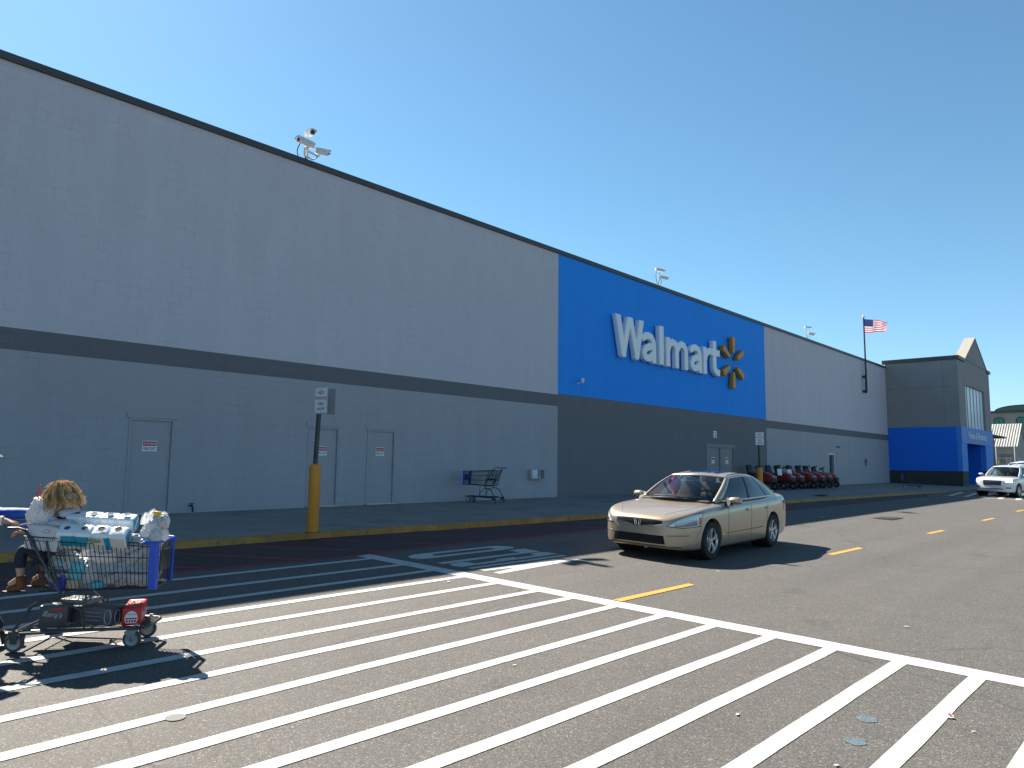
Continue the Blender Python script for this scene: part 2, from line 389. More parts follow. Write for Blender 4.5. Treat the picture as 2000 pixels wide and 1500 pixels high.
# fire lane: darker seal coat, red border and red hatching
fl = MB()
KERB = [(-30, 11.25), (4.5, 11.12), (7.35, 11.08), (10.3, 10.85), (15.1, 10.66), (26.5, 10.55), (36, 10.2), (43, 9.85), (48, 9.8)]
sheet(fl, [(-30, 9.3), (3.7, 9.29), (6.3, 9.1), (8.2, 9.25), (13, 9.18), (40, 8.9), (43, 9.8), (26.5, 10.53), (15.1, 10.64), (10.3, 10.83), (7.35, 11.06), (4.5, 11.10), (-30, 11.23)], .002)
struct('fire_lane', fl, fire_as, smooth=0)
fm = MB()
strip(fm, [(-10, 9.32), (3.71, 9.29), (4.58, 9.21), (6.3, 9.10), (8.2, 9.24), (10.0, 9.21), (13, 9.18), (25, 9.1), (40, 8.9)], .09)
for a, b in (((1.2, 10.95), (2.7, 9.35)), ((2.8, 10.95), (4.3, 9.32)), ((4.34, 10.92), (5.66, 9.22)), ((5.64, 10.86), (7.06, 9.2)), ((6.95, 10.85), (8.42, 9.3)), ((8.51, 10.80), (10.1, 9.28)),
             ((10.1, 10.75), (11.7, 9.28)), ((11.8, 10.65), (13.3, 9.25)), ((13.5, 10.6), (15, 9.2))):
    strip(fm, [a, b], .08, .0045)
struct('fire_lane_marking', fm, paint_r, smooth=0)

# crossing by the entrance, far right
c2 = MB()
for k in range(9):
    y = 9.2-k*.72; strip(c2, [(42.6, y-.55), (48.5, y)], .22)
strip(c2, [(42.5, 8.9), (42.5, 2.5)], .2, .0065)
struct('entrance_crosswalk_marking', c2, paint_w, smooth=0)

# kerb and sidewalk
kerb_m = mat('kerb_paint', (.40, .20, .045), .75, var=.3, vscale=2.5, bump=.5, bscale=30, world=True, dirt=((.17, .14, .10), .54), dscale=6)
walk_m = mat('sidewalk_concrete', (.235, .225, .205), .8, var=.16, vscale=1.1, bump=.3, bscale=60, world=True, dirt=((.17, .165, .155), .56), dscale=.8)
def kh(x): return .105 if x < 42 else max(.012, .105*(48-x)/6)
kb = MB(); secs = []
for (x, y) in [q for i in range(len(KERB)-1) for q in [tuple(lin(t/8, np.array(KERB[i]), np.array(KERB[i+1]))) for t in range(8)]]+[KERB[-1]]:
    wob = .012*noise.noise(Vector((x*.7, 0, 0))); h = kh(x)+.02*noise.noise(Vector((x*1.3, 4, 0)))*(x < 42); b = rz(y)
    secs.append([Vector(q) for q in ((x, y+wob, b-.05), (x, y+wob+.012, b+h*.75), (x, y+wob+.035, b+h*.96), (x, y+wob+.07, b+h), (x, y+.17, b+h+.004), (x, y+.18, b-.05))])
kb.loft(secs); struct('kerb', kb, kerb_m, smooth=40)
sw = MB(); n = len(KERB)
inner = [(x, y+.165, rz(y)+kh(x)+.0) for x, y in KERB]; outer = [(x, 16.25, .15) for x, y in KERB]
sw.add(inner+outer, [(i, i+1, n+i+1, n+i) for i in range(n-1)])
sw.add([(48, 9.965, rz(9.8)+.012), (75, 9.9, .02), (75, 16.25, .15), (48, 16.25, .15)], [(0, 1, 2, 3)])
sw.add([(48, 9.965, rz(9.8)-.04), (75, 9.9, -.08), (75, 9.9, .02), (48, 9.965, rz(9.8)+.012)], [(0, 1, 2, 3)])
struct('sidewalk', sw, walk_m, smooth=0)
jn = MB()
for x in [1.5+3.05*k for k in range(19)]:
    y0 = np.interp(x, [q[0] for q in KERB], [q[1] for q in KERB])+.2; z0 = rz(y0)+.1
    jn.add([(x-.008, y0, z0+.0035), (x+.008, y0, z0+.0035), (x+.008, 16.2, .1535), (x-.008, 16.2, .1535)], [(0, 1, 2, 3)])
jn.add([(-20, 13.49, .131), (60, 13.49, .131), (60, 13.505, .131), (-20, 13.505, .131)], [(0, 1, 2, 3)])
struct('sidewalk_joint', jn, mat('joint_dirt', (.11, .105, .10), .9), smooth=0)
# ================================================================== STORE BUILDING
YW = 16.2; XE = 60.45; ZB, ZT = 9.02, 9.13
Z1, Z2 = 3.37, 3.79
LG = (.60, .562, .60)
m_up = block_mat('block_light_grey', LG)
m_lo = block_mat('block_mid_grey', (.40, .388, .415))
m_band = block_mat('block_dark_band', (.165, .162, .172))
m_dark = block_mat('block_charcoal', (.175, .172, .185))
m_blue = block_mat('block_blue', (.02, .295, .92), .4, .05)
m_cap = mat('parapet_metal', (.075, .07, .07), .5, .3, var=.1, vscale=1, world=True)
m_roof = mat('roof_membrane', (.55, .55, .53), .9, world=True)
store = thing('store_building', 'long grey block store wall with dark stripe, blue sign panel and fire exits', 'store', (30, YW, 0))
def sbuild(mb, name, m, parent=store, **k):
    if parent is store: mb.xf(Matrix.Translation((-30, -YW, 0)))
    return mb.build(name, m, parent, **k)
def wallbox(x0, x1, z0, z1, proud=0., depth=.3):
    return MB().box(((x0+x1)/2, YW-proud+depth/2, (z0+z1)/2), (x1-x0, depth, z1-z0))
def wallholes(x0, x1, z0, z1, holes, proud=0., depth=.3):
    """wall with real openings: holes (xa, xb, ztop) from the base up"""
    mb = MB(); xs = x0
    for a, b, t in sorted(holes):
        mb.join(wallbox(xs, a, z0, z1, proud, depth)); mb.join(wallbox(a, b, t, z1, proud, depth)); xs = b
    return mb.join(wallbox(xs, x1, z0, z1, proud, depth))
XB0, XB1 = 20.0, 37.93
doors1 = [(5.66, 6.60, 2.20), (9.93, 10.86, 2.20), (11.76, 12.72, 2.20)]
sbuild(wallholes(-30, XB0, -.1, Z1, doors1), 'lower_wall', m_lo, smooth=0)
sbuild(wallholes(XB1, XE, -.1, Z1, [(47.2, 48.35, 2.15)]), 'lower_wall', m_lo, smooth=0)
sbuild(wallholes(XB0, XB1, -.1, Z1, [(31.1, 33.95, 2.22)], .004), 'charcoal_wall', m_dark, smooth=0)
sbuild(wallbox(-30, XB0, Z1, Z2, .006), 'stripe_band', m_band, smooth=0)
sbuild(wallbox(XB1, XE, Z1, Z2, .006), 'stripe_band', m_band, smooth=0)
sbuild(wallbox(XB0, XB1, Z1, 3.83, .006), 'stripe_band', m_dark, smooth=0)
sbuild(wallbox(-30, XB0, Z2, ZB), 'upper_wall', m_up, smooth=0)
sbuild(wallbox(XB1, XE, Z2, ZB), 'upper_wall', m_up, smooth=0)
sbuild(wallbox(XB0, XB1, 3.83, ZB, .010), 'blue_wall', m_blue, smooth=0)
cap = MB()
x = -30
while x < XE:
    x2 = min(XE, x+3.05); cap.box(((x+x2)/2, YW+.14, ZT-.07), (x2-x-.006, .40, .15)); x = x2
cap.box((15.2, YW+.17, ZT-.1), (90.4, .3, .2))
sbuild(cap, 'parapet_cap', m_cap, smooth=0)
rf = MB(); rf.box((15, YW+25.3, ZB-.6), (90.8, 50, .2)); rf.box((-29.85, YW+25, 4.2), (.3, 49.4, 8.6)); rf.box((15, YW+50.1, 4.2), (90.8, .3, 8.6)); rf.box((60.2, YW+25, 4.2), (.3, 49.4, 8.6))
sbuild(rf, 'roof', m_roof, smooth=0)

# doors ---------------------------------------------------------------
m_door = mat('door_paint', (.335, .325, .355), .5, var=.05, vscale=2, bump=.05, bscale=30, world=True)
m_ddoor = mat('door_paint_charcoal', (.19, .188, .20), .5, var=.06, vscale=2, world=True)
m_black = mat('black_gap', (.012, .012, .013), .8)
m_sgn_w = mat('sign_white', (.78, .78, .78), .45, var=.04, vscale=6)
m_sgn_r = mat('sign_red', (.42, .015, .03), .45)
m_sgn_k = mat('sign_black_ink', (.03, .03, .035), .5)
m_steel = mat('brushed_steel', (.5, .5, .5), .35, .9, var=.08)
def exit_sign(door, x, z, wd, ht, y):
    """two-tone plate: DO NOT BLOCK in white on red above FIRE EXIT in black on white"""
    s = MB(); s.box((x, y, z), (wd, .006, ht)); s.box((x, y-.0045, z+ht*.23), (wd*.94, .003, ht*.42), mi=1)
    s.join(text_mb('DO NOT BLOCK', ht*.2, wd*.86, off=.02).xf(Matrix.Translation((x, y-.0075, z+ht*.23)) @ WALL), 0)
    s.join(text_mb('FIRE EXIT', ht*.3, wd*.88, off=.01).xf(Matrix.Translation((x, y-.0045, z-ht*.24)) @ WALL), 2)
    return sbuild(s.xf(Matrix.Translation((-30, -YW, 0))), 'fire_exit_sign', [m_sgn_w, m_sgn_r, m_sgn_k], door, smooth=0)
def leaf(name, x0, x1, zt, m, hinge_right=True, hood=True, sign=None, label=None):
    zb = .16
    d = MB(); d.box(((x0+x1)/2, YW+.055, (zb+.02+zt-.05)/2), (x1-x0-.11, .05, zt-.05-zb-.02))
    T = Matrix.Translation((-30, -YW, 0))
    o = d.xf(T).build(name, m, store, smooth=0)
    if label: o['label'] = label
    fr = MB()
    fr.box((x0+.025, YW+.03, (zb+zt)/2), (.05, .09, zt-zb)); fr.box((x1-.025, YW+.03, (zb+zt)/2), (.05, .09, zt-zb)); fr.box(((x0+x1)/2, YW+.03, zt-.025), (x1-x0-.1, .09, .05))
    fr.xf(T).build('door_frame', m, o, smooth=0)
    gp = MB(); gp.box(((x0+x1)/2, YW+.12, (zb+zt)/2), (x1-x0, .05, zt-zb)); gp.xf(T).build('gap', m_black, o, smooth=0)
    th = MB(); th.box(((x0+x1)/2, YW-.005, zb+.008), (x1-x0-.02, .16, .022)); th.xf(T).build('threshold', m_steel, o, smooth=0)
    hx = x1-.055 if hinge_right else x0+.055
    for z in (zb+.28, zb+1.05, zt-.32): MB().cyl((hx, YW+.022, z-.055), (hx, YW+.022, z+.055), .012, seg=8).xf(T).build('hinge', m_ddoor, o)
    if hood:
        h = MB(); h.prism([(-.03, 0), (0, .0), (0, .115), (-.026, .115), (-.03, .111)], lambda a, b, s: (x0-.06 if s == 0 else x1+.07, YW+a, zt+.004+b))
        h.xf(T).build('rain_hood', m, o, smooth=0)
    if sign:
        s = exit_sign(o, *sign)
    return o
for (x0, x1, zt), lab, sg in zip(doors1, (None, None, None), ((6.11, 1.60, .30, .225, YW+.026), (10.36, 1.58, .30, .235, YW+.026), (12.22, 1.60, .285, .235, YW+.026))):
    leaf('fire_exit_door', x0, x1, zt, m_door, sign=sg)
for x0, x1 in ((31.1, 32.52), (32.53, 33.95)):
    o = leaf('double_door', x0, x1, 2.22, m_ddoor, hood=False)
    s = MB(); x = (x0+x1)/2; s.box((x, YW+.026, 1.56), (.3, .006, .30)); s.box((x, YW+.0215, 1.63), (.27, .003, .1), mi=1)
    s.join(text_mb('FIRE EXIT', .07, .24).xf(Matrix.Translation((x, YW+.0215, 1.5)) @ WALL), 2)
    s.xf(Matrix.Translation((-30, -YW, 0))).build('fire_exit_sign', [m_sgn_w, m_sgn_r, m_sgn_k], o, smooth=0)
h = MB(); h.prism([(-.03, 0), (0, .0), (0, .11), (-.026, .11), (-.03, .106)], lambda a, b, s: (31.02 if s == 0 else 34.05, YW+a-.004, 2.225+b)); sbuild(h, 'rain_hood', m_ddoor, smooth=0)
# narrow glazed door in the last grey bay
gd = MB(); gd.box((47.78, YW+.10, 1.15), (1.03, .04, 1.96), mi=0)
g_o = gd.xf(Matrix.Translation((-30, -YW, 0))).build('glass_door', mat('dark_glass', (.012, .016, .022), .06, spec=.6), store, smooth=0)
fr = MB()
for x in (47.25, 48.30): fr.box((x, YW+.03, 1.16), (.10, .14, 2.0))
fr.box((47.775, YW+.03, 2.11), (.95, .14, .10)); fr.box((47.775, YW+.03, .24), (.95, .14, .16))
m_alu = mat('aluminium_frame', (.55, .56, .57), .4, .6)
fr.xf(Matrix.Translation((-30, -YW, 0))).build('door_frame', m_alu, g_o, smooth=0)
# number plate over the double door, key box, scuppers
s = MB(); s.box((31.97, YW-.014, 2.80), (.30, .02, .33)); s.join(text_mb('2', .24, off=.02).xf(Matrix.Translation((31.97, YW-.025, 2.80)) @ WALL), 1)
sbuild(s, 'door_number', [m_sgn_w, m_sgn_k], smooth=0)
sbuild(MB().box((48.9, YW-.06, 2.62), (.16, .12, .1), bev=.02), 'alarm_horn', m_ddoor); sbuild(MB().box((49.25, YW-.05, 2.60), (.1, .1, .1), bev=.02), 'sensor', m_ddoor)
s = MB(); s.box((54.66, YW-.05, 1.65), (.22, .1, .5), bev=.02); s.box((54.66, YW-.11, 1.72), (.14, .03, .16), mi=1); sbuild(s, 'key_box', [mat('box_grey', (.2, .21, .23), .5), m_black])

# wall-mounted twin service box right of the lone cart
bx = thing('utility_box', 'twin grey utility box on the wall, one half open, beside the charcoal section', 'box', (18.78, YW, .95))
m_bx = mat('box_enamel', (.36, .37, .39), .4, var=.06, vscale=8)
b = MB(); b.box((-.19, -.08, 0), (.34, .16, .34), bev=.012); b.build('cabinet', m_bx, bx)
b = MB(); b.box((-.19, -.166, 0), (.27, .012, .28), bev=.004); b.build('cover', mat('box_cover', (.6, .61, .63), .4), bx)
b = MB()
for c_, d_ in (((.03, -.08, 0), (.02, .16, .34)), ((.33, -.08, 0), (.02, .16, .34)), ((.18, -.08, .16), (.28, .16, .02)), ((.18, -.08, -.16), (.28, .16, .02)), ((.18, -.008, 0), (.28, .016, .3))): b.box(c_, d_)
b.build('housing', m_bx, bx, smooth=0)
b = MB(); b.tube([(.08, -.05, .02), (.06, -.12, -.06), (.1, -.13, -.12), (.13, -.08, -.09)], .018, 8); b.sphere((.08, -.11, -.08), .04, 10, 8); b.build('socket', mat('socket_light', (.6, .6, .6), .5), bx)

# white floodlight on the blue panel
fx = thing('wall_light', 'small white floodlight on a bracket low on the blue wall panel', 'light', (21.16, YW-.01, 4.37))
b = MB(); b.tube([(0, 0, -.12), (0, -.1, -.14), (.06, -.25, -.08)], .022, 8); b.cyl((0, .0, -.12), (0, -.03, -.12), .07); b.build('bracket', mat('light_white', (.7, .71, .72), .45), fx)
b = MB(); b.lathe([(.001, -.12), (.10, -.12), (.13, .0), (.13, .12), (.11, .17), (.001, .18)], (.10, -.32, .02), (.1, -.15, 1), 18); b.build('lamp_housing', mat('light_white'), fx)

fx.scale = (.55, .55, .6)
# ---------------------------------------------------------------- entrance block with gable
ent = thing('entrance_block', 'grey entrance block with pointed gable, tall window and deep blue base', 'entrance', (66.5, 11.33, 0))
T = Matrix.Translation((-66.5, -11.33, 0))
YF = 11.33; X1 = 72.6
m_st = mat('stucco_grey', (.265, .26, .255), .85, var=.08, vscale=.8, bump=.25, bscale=30, world=True)
m_eb = block_mat('entrance_blue', (.012, .165, .75), .3, .04)
m_ek = block_mat('entrance_base_dark', (.05, .052, .05), .3, .05)
m_fas = mat('fascia_blue_lit', (.06, .23, .66), .5, world=True)  # paler than the flank: light on the front is put into the colour
m_tan = mat('gable_stucco', (.34, .31, .27), .85, bump=.25, bscale=30, world=True, var=.06)
def eb(mb, name, m, **k): return mb.xf(T).build(name, m, ent, **k)
# left flank (faces -x), three bands
eb(MB().box((XE+.15, (YF+.3+YW)/2, (4.35+9.3)/2), (.3, YW-YF-.3, 9.3-4.35)), 'side_wall', m_st, smooth=0)
eb(MB().box((XE+.15-.003, (YF+.3+YW)/2, (1.1+4.35)/2), (.3, YW-YF-.3, 4.35-1.1)), 'blue_side_wall', m_eb, smooth=0)
eb(MB().box((XE+.15, (YF+.3+YW)/2, .5), (.3, YW-YF-.3, 1.2)), 'dark_base', m_ek, smooth=0)
eb(MB().box((XE+.14, (YF+YW)/2+.1, 9.44), (.42, YW-YF+.2, .3)), 'parapet_cap', m_cap, smooth=0)
sd = MB()
for z in (7.3,): sd.box((XE-.001, 13.9, z), (.006, 4.6, .02))
for y in (12.3,): sd.box((XE-.001, y, 6.85), (.006, .02, 4.9))
eb(sd, 'stucco_reveal', mat('reveal', (.15, .15, .145), .9), smooth=0)
# right flank and back parapet
eb(MB().box((X1-.15, YF+4, 4.6), (.3, 7.4, 9.4)), 'right_wall', m_st, smooth=0)
# front: frame around the tall window and the doorway
WX0, WX1, WZ0, WZ1 = 62.75, 70.1, 4.42, 7.62; OX0, OX1, OZ = 62.35, 69.4, 3.17
f = MB(); yc = YF+.15
f.box(((XE+WX0)/2, yc, (4.35+9.55)/2), (WX0-XE, .3, 5.2)); f.box(((WX1+X1)/2, yc, (4.35+9.55)/2), (X1-WX1, .3, 5.2)); f.box(((WX0+WX1)/2, yc, (WZ1+9.55)/2), (WX1-WX0, .3, 9.55-WZ1))
eb(f, 'front_wall', m_st, smooth=0)
f = MB(); f.prism([(62.9, 9.55), (71.4, 9.55), (67.15, 11.72)], lambda a, b_, s: (a, YF-.04 if s == 0 else YF+.6, b_)); eb(f, 'gable', m_st, smooth=0)
f = MB()
for (xa, za), (xb, zb) in (((62.72, 9.55), (67.15, 11.81)), ((67.15, 11.81), (71.58, 9.55))):
    f.add([(xa, YF-.09, za), (xb, YF-.09, zb), (xb, YF+.66, zb), (xa, YF+.66, za), (xa+.02, YF-.09, za-.10), (xb, YF-.09, zb-.10), (xb, YF+.66, zb-.10), (xa+.02, YF+.66, za-.10)],
          [(0, 1, 2, 3), (4, 7, 6, 5), (0, 4, 5, 1), (3, 2, 6, 7), (0, 3, 7, 4), (1, 5, 6, 2)])
eb(f, 'gable_coping', m_tan, smooth=0)
eb(MB().box(((XE+62.7)/2-.04, yc-.05, 9.45), (2.3, .45, .26)), 'front_cap', m_cap, smooth=0); eb(MB().box(((71.6+X1)/2+.06, yc-.05, 9.45), (1.12, .45, .26)), 'front_cap', m_cap, smooth=0)
eb(MB().box(((XE+X1)/2, yc-.03, (OZ+4.38)/2), (X1-XE+.01, .34, 4.38-OZ)), 'fascia', m_fas, smooth=0)
for a_, b_ in ((XE, OX0), (OX1, X1)):
    eb(MB().box(((a_+b_)/2, yc-.01, (1.1+OZ)/2), (b_-a_, .3, OZ-1.1)), 'blue_pier', mat('pier_blue_lit', (.035, .23, .72), .6, world=True), smooth=0)  # pier blue also carries the front's light in its colour
    eb(MB().box(((a_+b_)/2, yc, .52), (b_-a_, .3, 1.16)), 'dark_pier_base', m_ek, smooth=0)
# recessed vestibule behind the doorway
f = MB(); f.box(((OX0+OX1)/2, YF+4.2, 1.6), (OX1-OX0, .2, 3.2)); f.box((OX1-.1, YF+2.2, 1.6), (.2, 3.8, 3.2)); f.box((OX0+.1, YF+2.2, 1.6), (.2, 3.8, 3.2)); f.box(((OX0+OX1)/2, YF+2.3, 3.3), (OX1-OX0, 4, .2))
eb(f, 'vestibule', m_eb, smooth=0)
f = MB(); f.box((66.0, YF+4.07, 1.3), (4.6, .06, 2.4)); eb(f, 'sliding_door', MATS['dark_glass'], smooth=0)
for k in range(5): eb(MB().box((63.75+k*1.13, YF+4.03, 1.3), (.07, .06, 2.4)), 'door_mullion', m_alu, smooth=0)
# tall window: panes and mullions
eb(MB().box(((WX0+WX1)/2, YF+.18, (WZ0+WZ1)/2), (WX1-WX0, .05, WZ1-WZ0)), 'tall_window', mat('pale_glass', (.75, .80, .86), .3, spec=.5, var=.06, vscale=.6, world=True), smooth=0)
for k in range(1, 6): eb(MB().box((lin(k/6, WX0, WX1), YF+.135, (WZ0+WZ1)/2), (.05, .05, WZ1-WZ0-.02)), 'mullion', mat('mullion_grey', (.3, .32, .35), .5), smooth=0)
for x in (WX0+.05, WX1-.05): eb(MB().box((x, YF+.135, (WZ0+WZ1)/2), (.1, .05, WZ1-WZ0-.02)), 'mullion', MATS['mullion_grey'], smooth=0)
eb(MB().box(((XE+X1)/2, YF+4, 9.0), (X1-XE-.6, 7.4, .2)), 'roof', m_roof, smooth=0)
for wd_, h_, w_, xc_, zc_ in (('Home', .54, 2.35, 63.80, 3.80), ('&', .54, .52, 65.50, 3.80), ('Pharmacy', .70, 3.65, 67.85, 3.72)):
    eb(text_mb(wd_, h_, w_, ext=.008).xf(Matrix.Translation((xc_, YF-.095, zc_)) @ WALL), 'lettering', mat('sign_letter_white', (.85, .86, .88), .4), smooth=0)
# ================================================================== STORE SIGN (built-up letters and six rays)
def sd_poly(P, pts, r):
    d = np.full(P.shape[:2], 1e9)
    for a, b in zip(pts[:-1], pts[1:]):
        a = np.array(a, float); b = np.array(b, float); ab = b-a
        t = np.clip(((P-a)@ab)/(ab@ab), 0, 1); q = P-(a+t[..., None]*ab); d = np.minimum(d, np.hypot(q[..., 0], q[..., 1]))
    return d-r
def sd_box(P, x0, x1, z0, z1):
    return np.maximum(np.maximum(x0-P[..., 0], P[..., 0]-x1), np.maximum(z0-P[..., 1], P[..., 1]-z1))
def contours(fn, x0, x1, z0, z1, h):
    xs = np.arange(x0-2*h, x1+3*h, h); zs = np.arange(z0-2*h, z1+3*h, h)
    P = np.stack(np.meshgrid(xs, zs), -1); D = fn(P); nz, nx = D.shape; seg = {}
    def ep(i, j, k, l):
        a, b = D[i, j], D[k, l]; t = a/(a-b); return (xs[j]+(xs[l]-xs[j])*t, zs[i]+(zs[k]-zs[i])*t)
    for i in range(nz-1):
        for j in range(nx-1):
            c = (D[i, j] < 0, D[i, j+1] < 0, D[i+1, j+1] < 0, D[i+1, j] < 0)
            if all(c) or not any(c): continue
            E = {}
            if c[0] != c[1]: E[0] = (('h', i, j), ep(i, j, i, j+1))
            if c[1] != c[2]: E[1] = (('v', i, j+1), ep(i, j+1, i+1, j+1))
            if c[2] != c[3]: E[2] = (('h', i+1, j), ep(i+1, j, i+1, j+1))
            if c[3] != c[0]: E[3] = (('v', i, j), ep(i, j, i+1, j))
            ks = sorted(E)
            prs = [(ks[0], ks[1])] if len(ks) == 2 else [(0, 1), (2, 3)] if not c[1] or not c[3] else [(0, 3), (1, 2)]
            for a, b in prs:
                seg.setdefault(E[a][0], []).append((E[b][0], E[a][1])); seg.setdefault(E[b][0], []).append((E[a][0], E[b][1]))
    pos = {k: v[0][1] for k, v in seg.items()}; nb = {k: [q[0] for q in v] for k, v in seg.items()}; out = []; seen = set()
    for s0 in nb:
        if s0 in seen: continue
        loop = [s0]; seen.add(s0); cur = s0
        while True:
            nx_ = [q for q in nb[cur] if q not in seen]
            if not nx_: break
            cur = nx_[0]; seen.add(cur); loop.append(cur)
        out.append([pos[k] for k in loop][::2])
    return out
def letter(name, fn, bb, m, parent, depth=.22, y=0, org=(0, 0)):
    cu = bpy.data.curves.new('l', 'CURVE'); cu.dimensions = '2D'; cu.fill_mode = 'BOTH'; cu.extrude = depth/2-.03; cu.bevel_depth = .03; cu.bevel_resolution = 1; cu.offset = -.03
    for L in contours(fn, *bb, .022):
        if len(L) < 6: continue
        sp = cu.splines.new('POLY'); sp.points.add(len(L)-1); sp.use_cyclic_u = True
        for k, (a, b) in enumerate(L): sp.points[k].co = (a-org[0], b-org[1], 0, 1)
    t = curve_mesh(cu).xf(Matrix.Translation((0, y, 0)) @ WALL)
    return t.build(name, m, parent, smooth=30)
SX, SZ = 28.0, 6.4
sign = thing('store_sign', 'large raised white store name letters with yellow six-ray burst on blue wall', 'sign', (SX, YW-.01, SZ))
m_let = mat('sign_letter_face', (.82, .84, .86), .35, var=.03, vscale=1)
m_ray = mat('ray_yellow', (.56, .245, .022), .4, var=.05, vscale=1)
z0, zc, zx = 5.56, 7.27, 6.88
def U(*ds): return np.minimum.reduce(ds)
r = .155
defs = {
 'letter_w': ((23.15, 25.40, z0, zc), lambda P: np.maximum(U(sd_poly(P, [(23.38, 7.5), (23.84, 5.72)], .17), sd_poly(P, [(23.84, 5.72), (24.29, 7.4)], .15), sd_poly(P, [(24.29, 7.4), (24.80, 5.72)], .15), sd_poly(P, [(24.80, 5.72), (25.20, 7.5)], .17)), sd_box(P, 23, 25.6, z0, zc))),
 'letter_a': ((25.1, 26.4, z0, zx), lambda P, o=0: np.maximum(U(sd_poly(P, [(25.30+o, 6.57), (25.46+o, 6.67), (25.70+o, 6.70), (25.94+o, 6.64), (26.08+o, 6.47), (26.12+o, 6.2), (26.13+o, 5.4)], r), sd_poly(P, [(26.12+o, 6.27), (25.78+o, 6.25), (25.48+o, 6.14), (25.36+o, 5.96), (25.41+o, 5.80), (25.60+o, 5.735), (25.84+o, 5.78), (26.08+o, 5.98)], r)), sd_box(P, 25+o, 26.5+o, z0, zx))),
 'letter_l': ((26.45, 26.95, z0, zc), lambda P: sd_box(P, 26.53, 26.89, z0+.01, zc)),
 'letter_m': ((27.05, 29.1, z0, zx), lambda P: np.maximum(U(sd_box(P, 27.10, 27.43, z0, 6.86), sd_poly(P, [(27.28, 6.3), (27.42, 6.58), (27.64, 6.69), (27.88, 6.64), (28.02, 6.42), (28.03, 5.3)], r), sd_poly(P, [(28.03, 6.3), (28.19, 6.58), (28.42, 6.69), (28.68, 6.64), (28.84, 6.42), (28.85, 5.3)], r)), sd_box(P, 27, 29.2, z0, zx))),
 'letter_r': ((30.38, 31.25, z0, 6.9), lambda P: np.maximum(U(sd_box(P, 30.44, 30.77, z0, 6.86), sd_poly(P, [(30.62, 6.25), (30.76, 6.55), (30.98, 6.69), (31.4, 6.72)], r)), sd_box(P, 30.3, 31.20, z0, 6.9))),
 'letter_t': ((31.15, 32.15, z0, zc), lambda P: np.maximum(U(sd_poly(P, [(31.57, 7.6), (31.57, 6.05), (31.62, 5.86), (31.78, 5.76), (32.3, 5.735)], .17), sd_box(P, 31.22, 32.12, 6.53, 6.86)), sd_box(P, 31.1, 32.10, z0, zc))),
}
for nm in ('letter_w', 'letter_a', 'letter_l', 'letter_m', 'letter_r', 'letter_t'):
    bb, fn = defs[nm]; letter('sign_letter', fn, bb, m_let, sign, y=-.17, org=(SX, SZ))
bb, fn = defs['letter_a']; letter('sign_letter', lambda P: fn(P, 4.02), (29.12, 30.42, z0, zx), m_let, sign, y=-.17, org=(SX, SZ))
for k in range(6):
    a = math.pi/2+k*math.pi/3; c_, s_ = math.cos(a), math.sin(a)
    def ray(P, c_=c_, s_=s_):
        q = P-np.array((33.62, 6.44)); u = q[..., 0]*c_+q[..., 1]*s_; v = -q[..., 0]*s_+q[..., 1]*c_
        w_ = .095+.085*np.clip((u-.48)/.8, 0, 1)
        return np.maximum(np.maximum(np.abs(v)-w_, .48-u), np.maximum(u-1.29, np.hypot(u-1.12, v)-.22+0*u-(u < 1.1)*9))
    letter('sign_ray', ray, (32.2, 35.05, 5.0, 7.85), m_ray, sign, .22, -.17, (SX, SZ))

# ================================================================== SIGN POSTS
m_boll = mat('bollard_yellow', (.64, .235, .012), .45, var=.08, vscale=2, dirt=((.30, .16, .03), .62), dscale=7)
m_pole = mat('post_dark', (.04, .05, .045), .5, var=.2, vscale=10)
m_alp = mat('sign_back', (.20, .21, .225), .5, .3, var=.06)
m_plate = mat('plate_white', (.72, .72, .74), .4, var=.05, vscale=5)
m_redink = mat('ink_red', (.40, .02, .04), .5); m_kink = MATS['sign_black_ink']
def plate(parent, c, ang, wd, ht, lines, m_face, name='sign_panel'):
    """thin rounded plate facing direction ang (radians from +x), with lettering"""
    s = MB(); s.rbox((0, 0, 0), (wd, ht, .004), .0015); rr = .02
    pts = []
    for cx, cy, a0 in ((wd/2-rr, ht/2-rr, 0), (-wd/2+rr, ht/2-rr, 90), (-wd/2+rr, -ht/2+rr, 180), (wd/2-rr, -ht/2+rr, 270)):
        for k in range(5): a = R(a0+k*22.5); pts.append((cx+rr*math.cos(a), cy+rr*math.sin(a)))
    s = MB().prism(pts, lambda a, b, q: (a, b, -.0015 if q == 0 else .0015))
    for txt, y, h, w, mi in lines:
        s.join(text_mb(txt, h, w, off=.012).xf(Matrix.Translation((0, y, .003))), mi)
    if lines:
        bw = .006
        for a, b, ww, hh in ((0, ht/2-.012, wd-.04, bw), (0, -ht/2+.012, wd-.04, bw), (wd/2-.012, 0, bw, ht-.04), (-wd/2+.012, 0, bw, ht-.04)):
            s.add([(a-ww/2, b-hh/2, .003), (a+ww/2, b-hh/2, .003), (a+ww/2, b+hh/2, .003), (a-ww/2, b+hh/2, .003)], [(0, 1, 2, 3)], 1)
        for b in (ht/2-.04, -ht/2+.04): s.lathe([(.001, .004), (.008, .004), (.008, .001)], (0, b, 0), seg=8, mi=1)
    M = Matrix.Translation(c) @ Matrix.Rotation(ang+math.pi/2, 4, 'Z') @ Matrix.Rotation(math.pi/2, 4, 'X')
    return s.xf(M).build(name, [m_face, m_kink, m_redink], parent, smooth=0, fix=False)
NP = lambda h: [('NO', h*.30, h*.15, None, 1), ('PARKING', h*.09, h*.125, .25, 2), ('FIRE', -h*.13, h*.115, None, 1), ('LANE', -h*.31, h*.115, None, 1)]
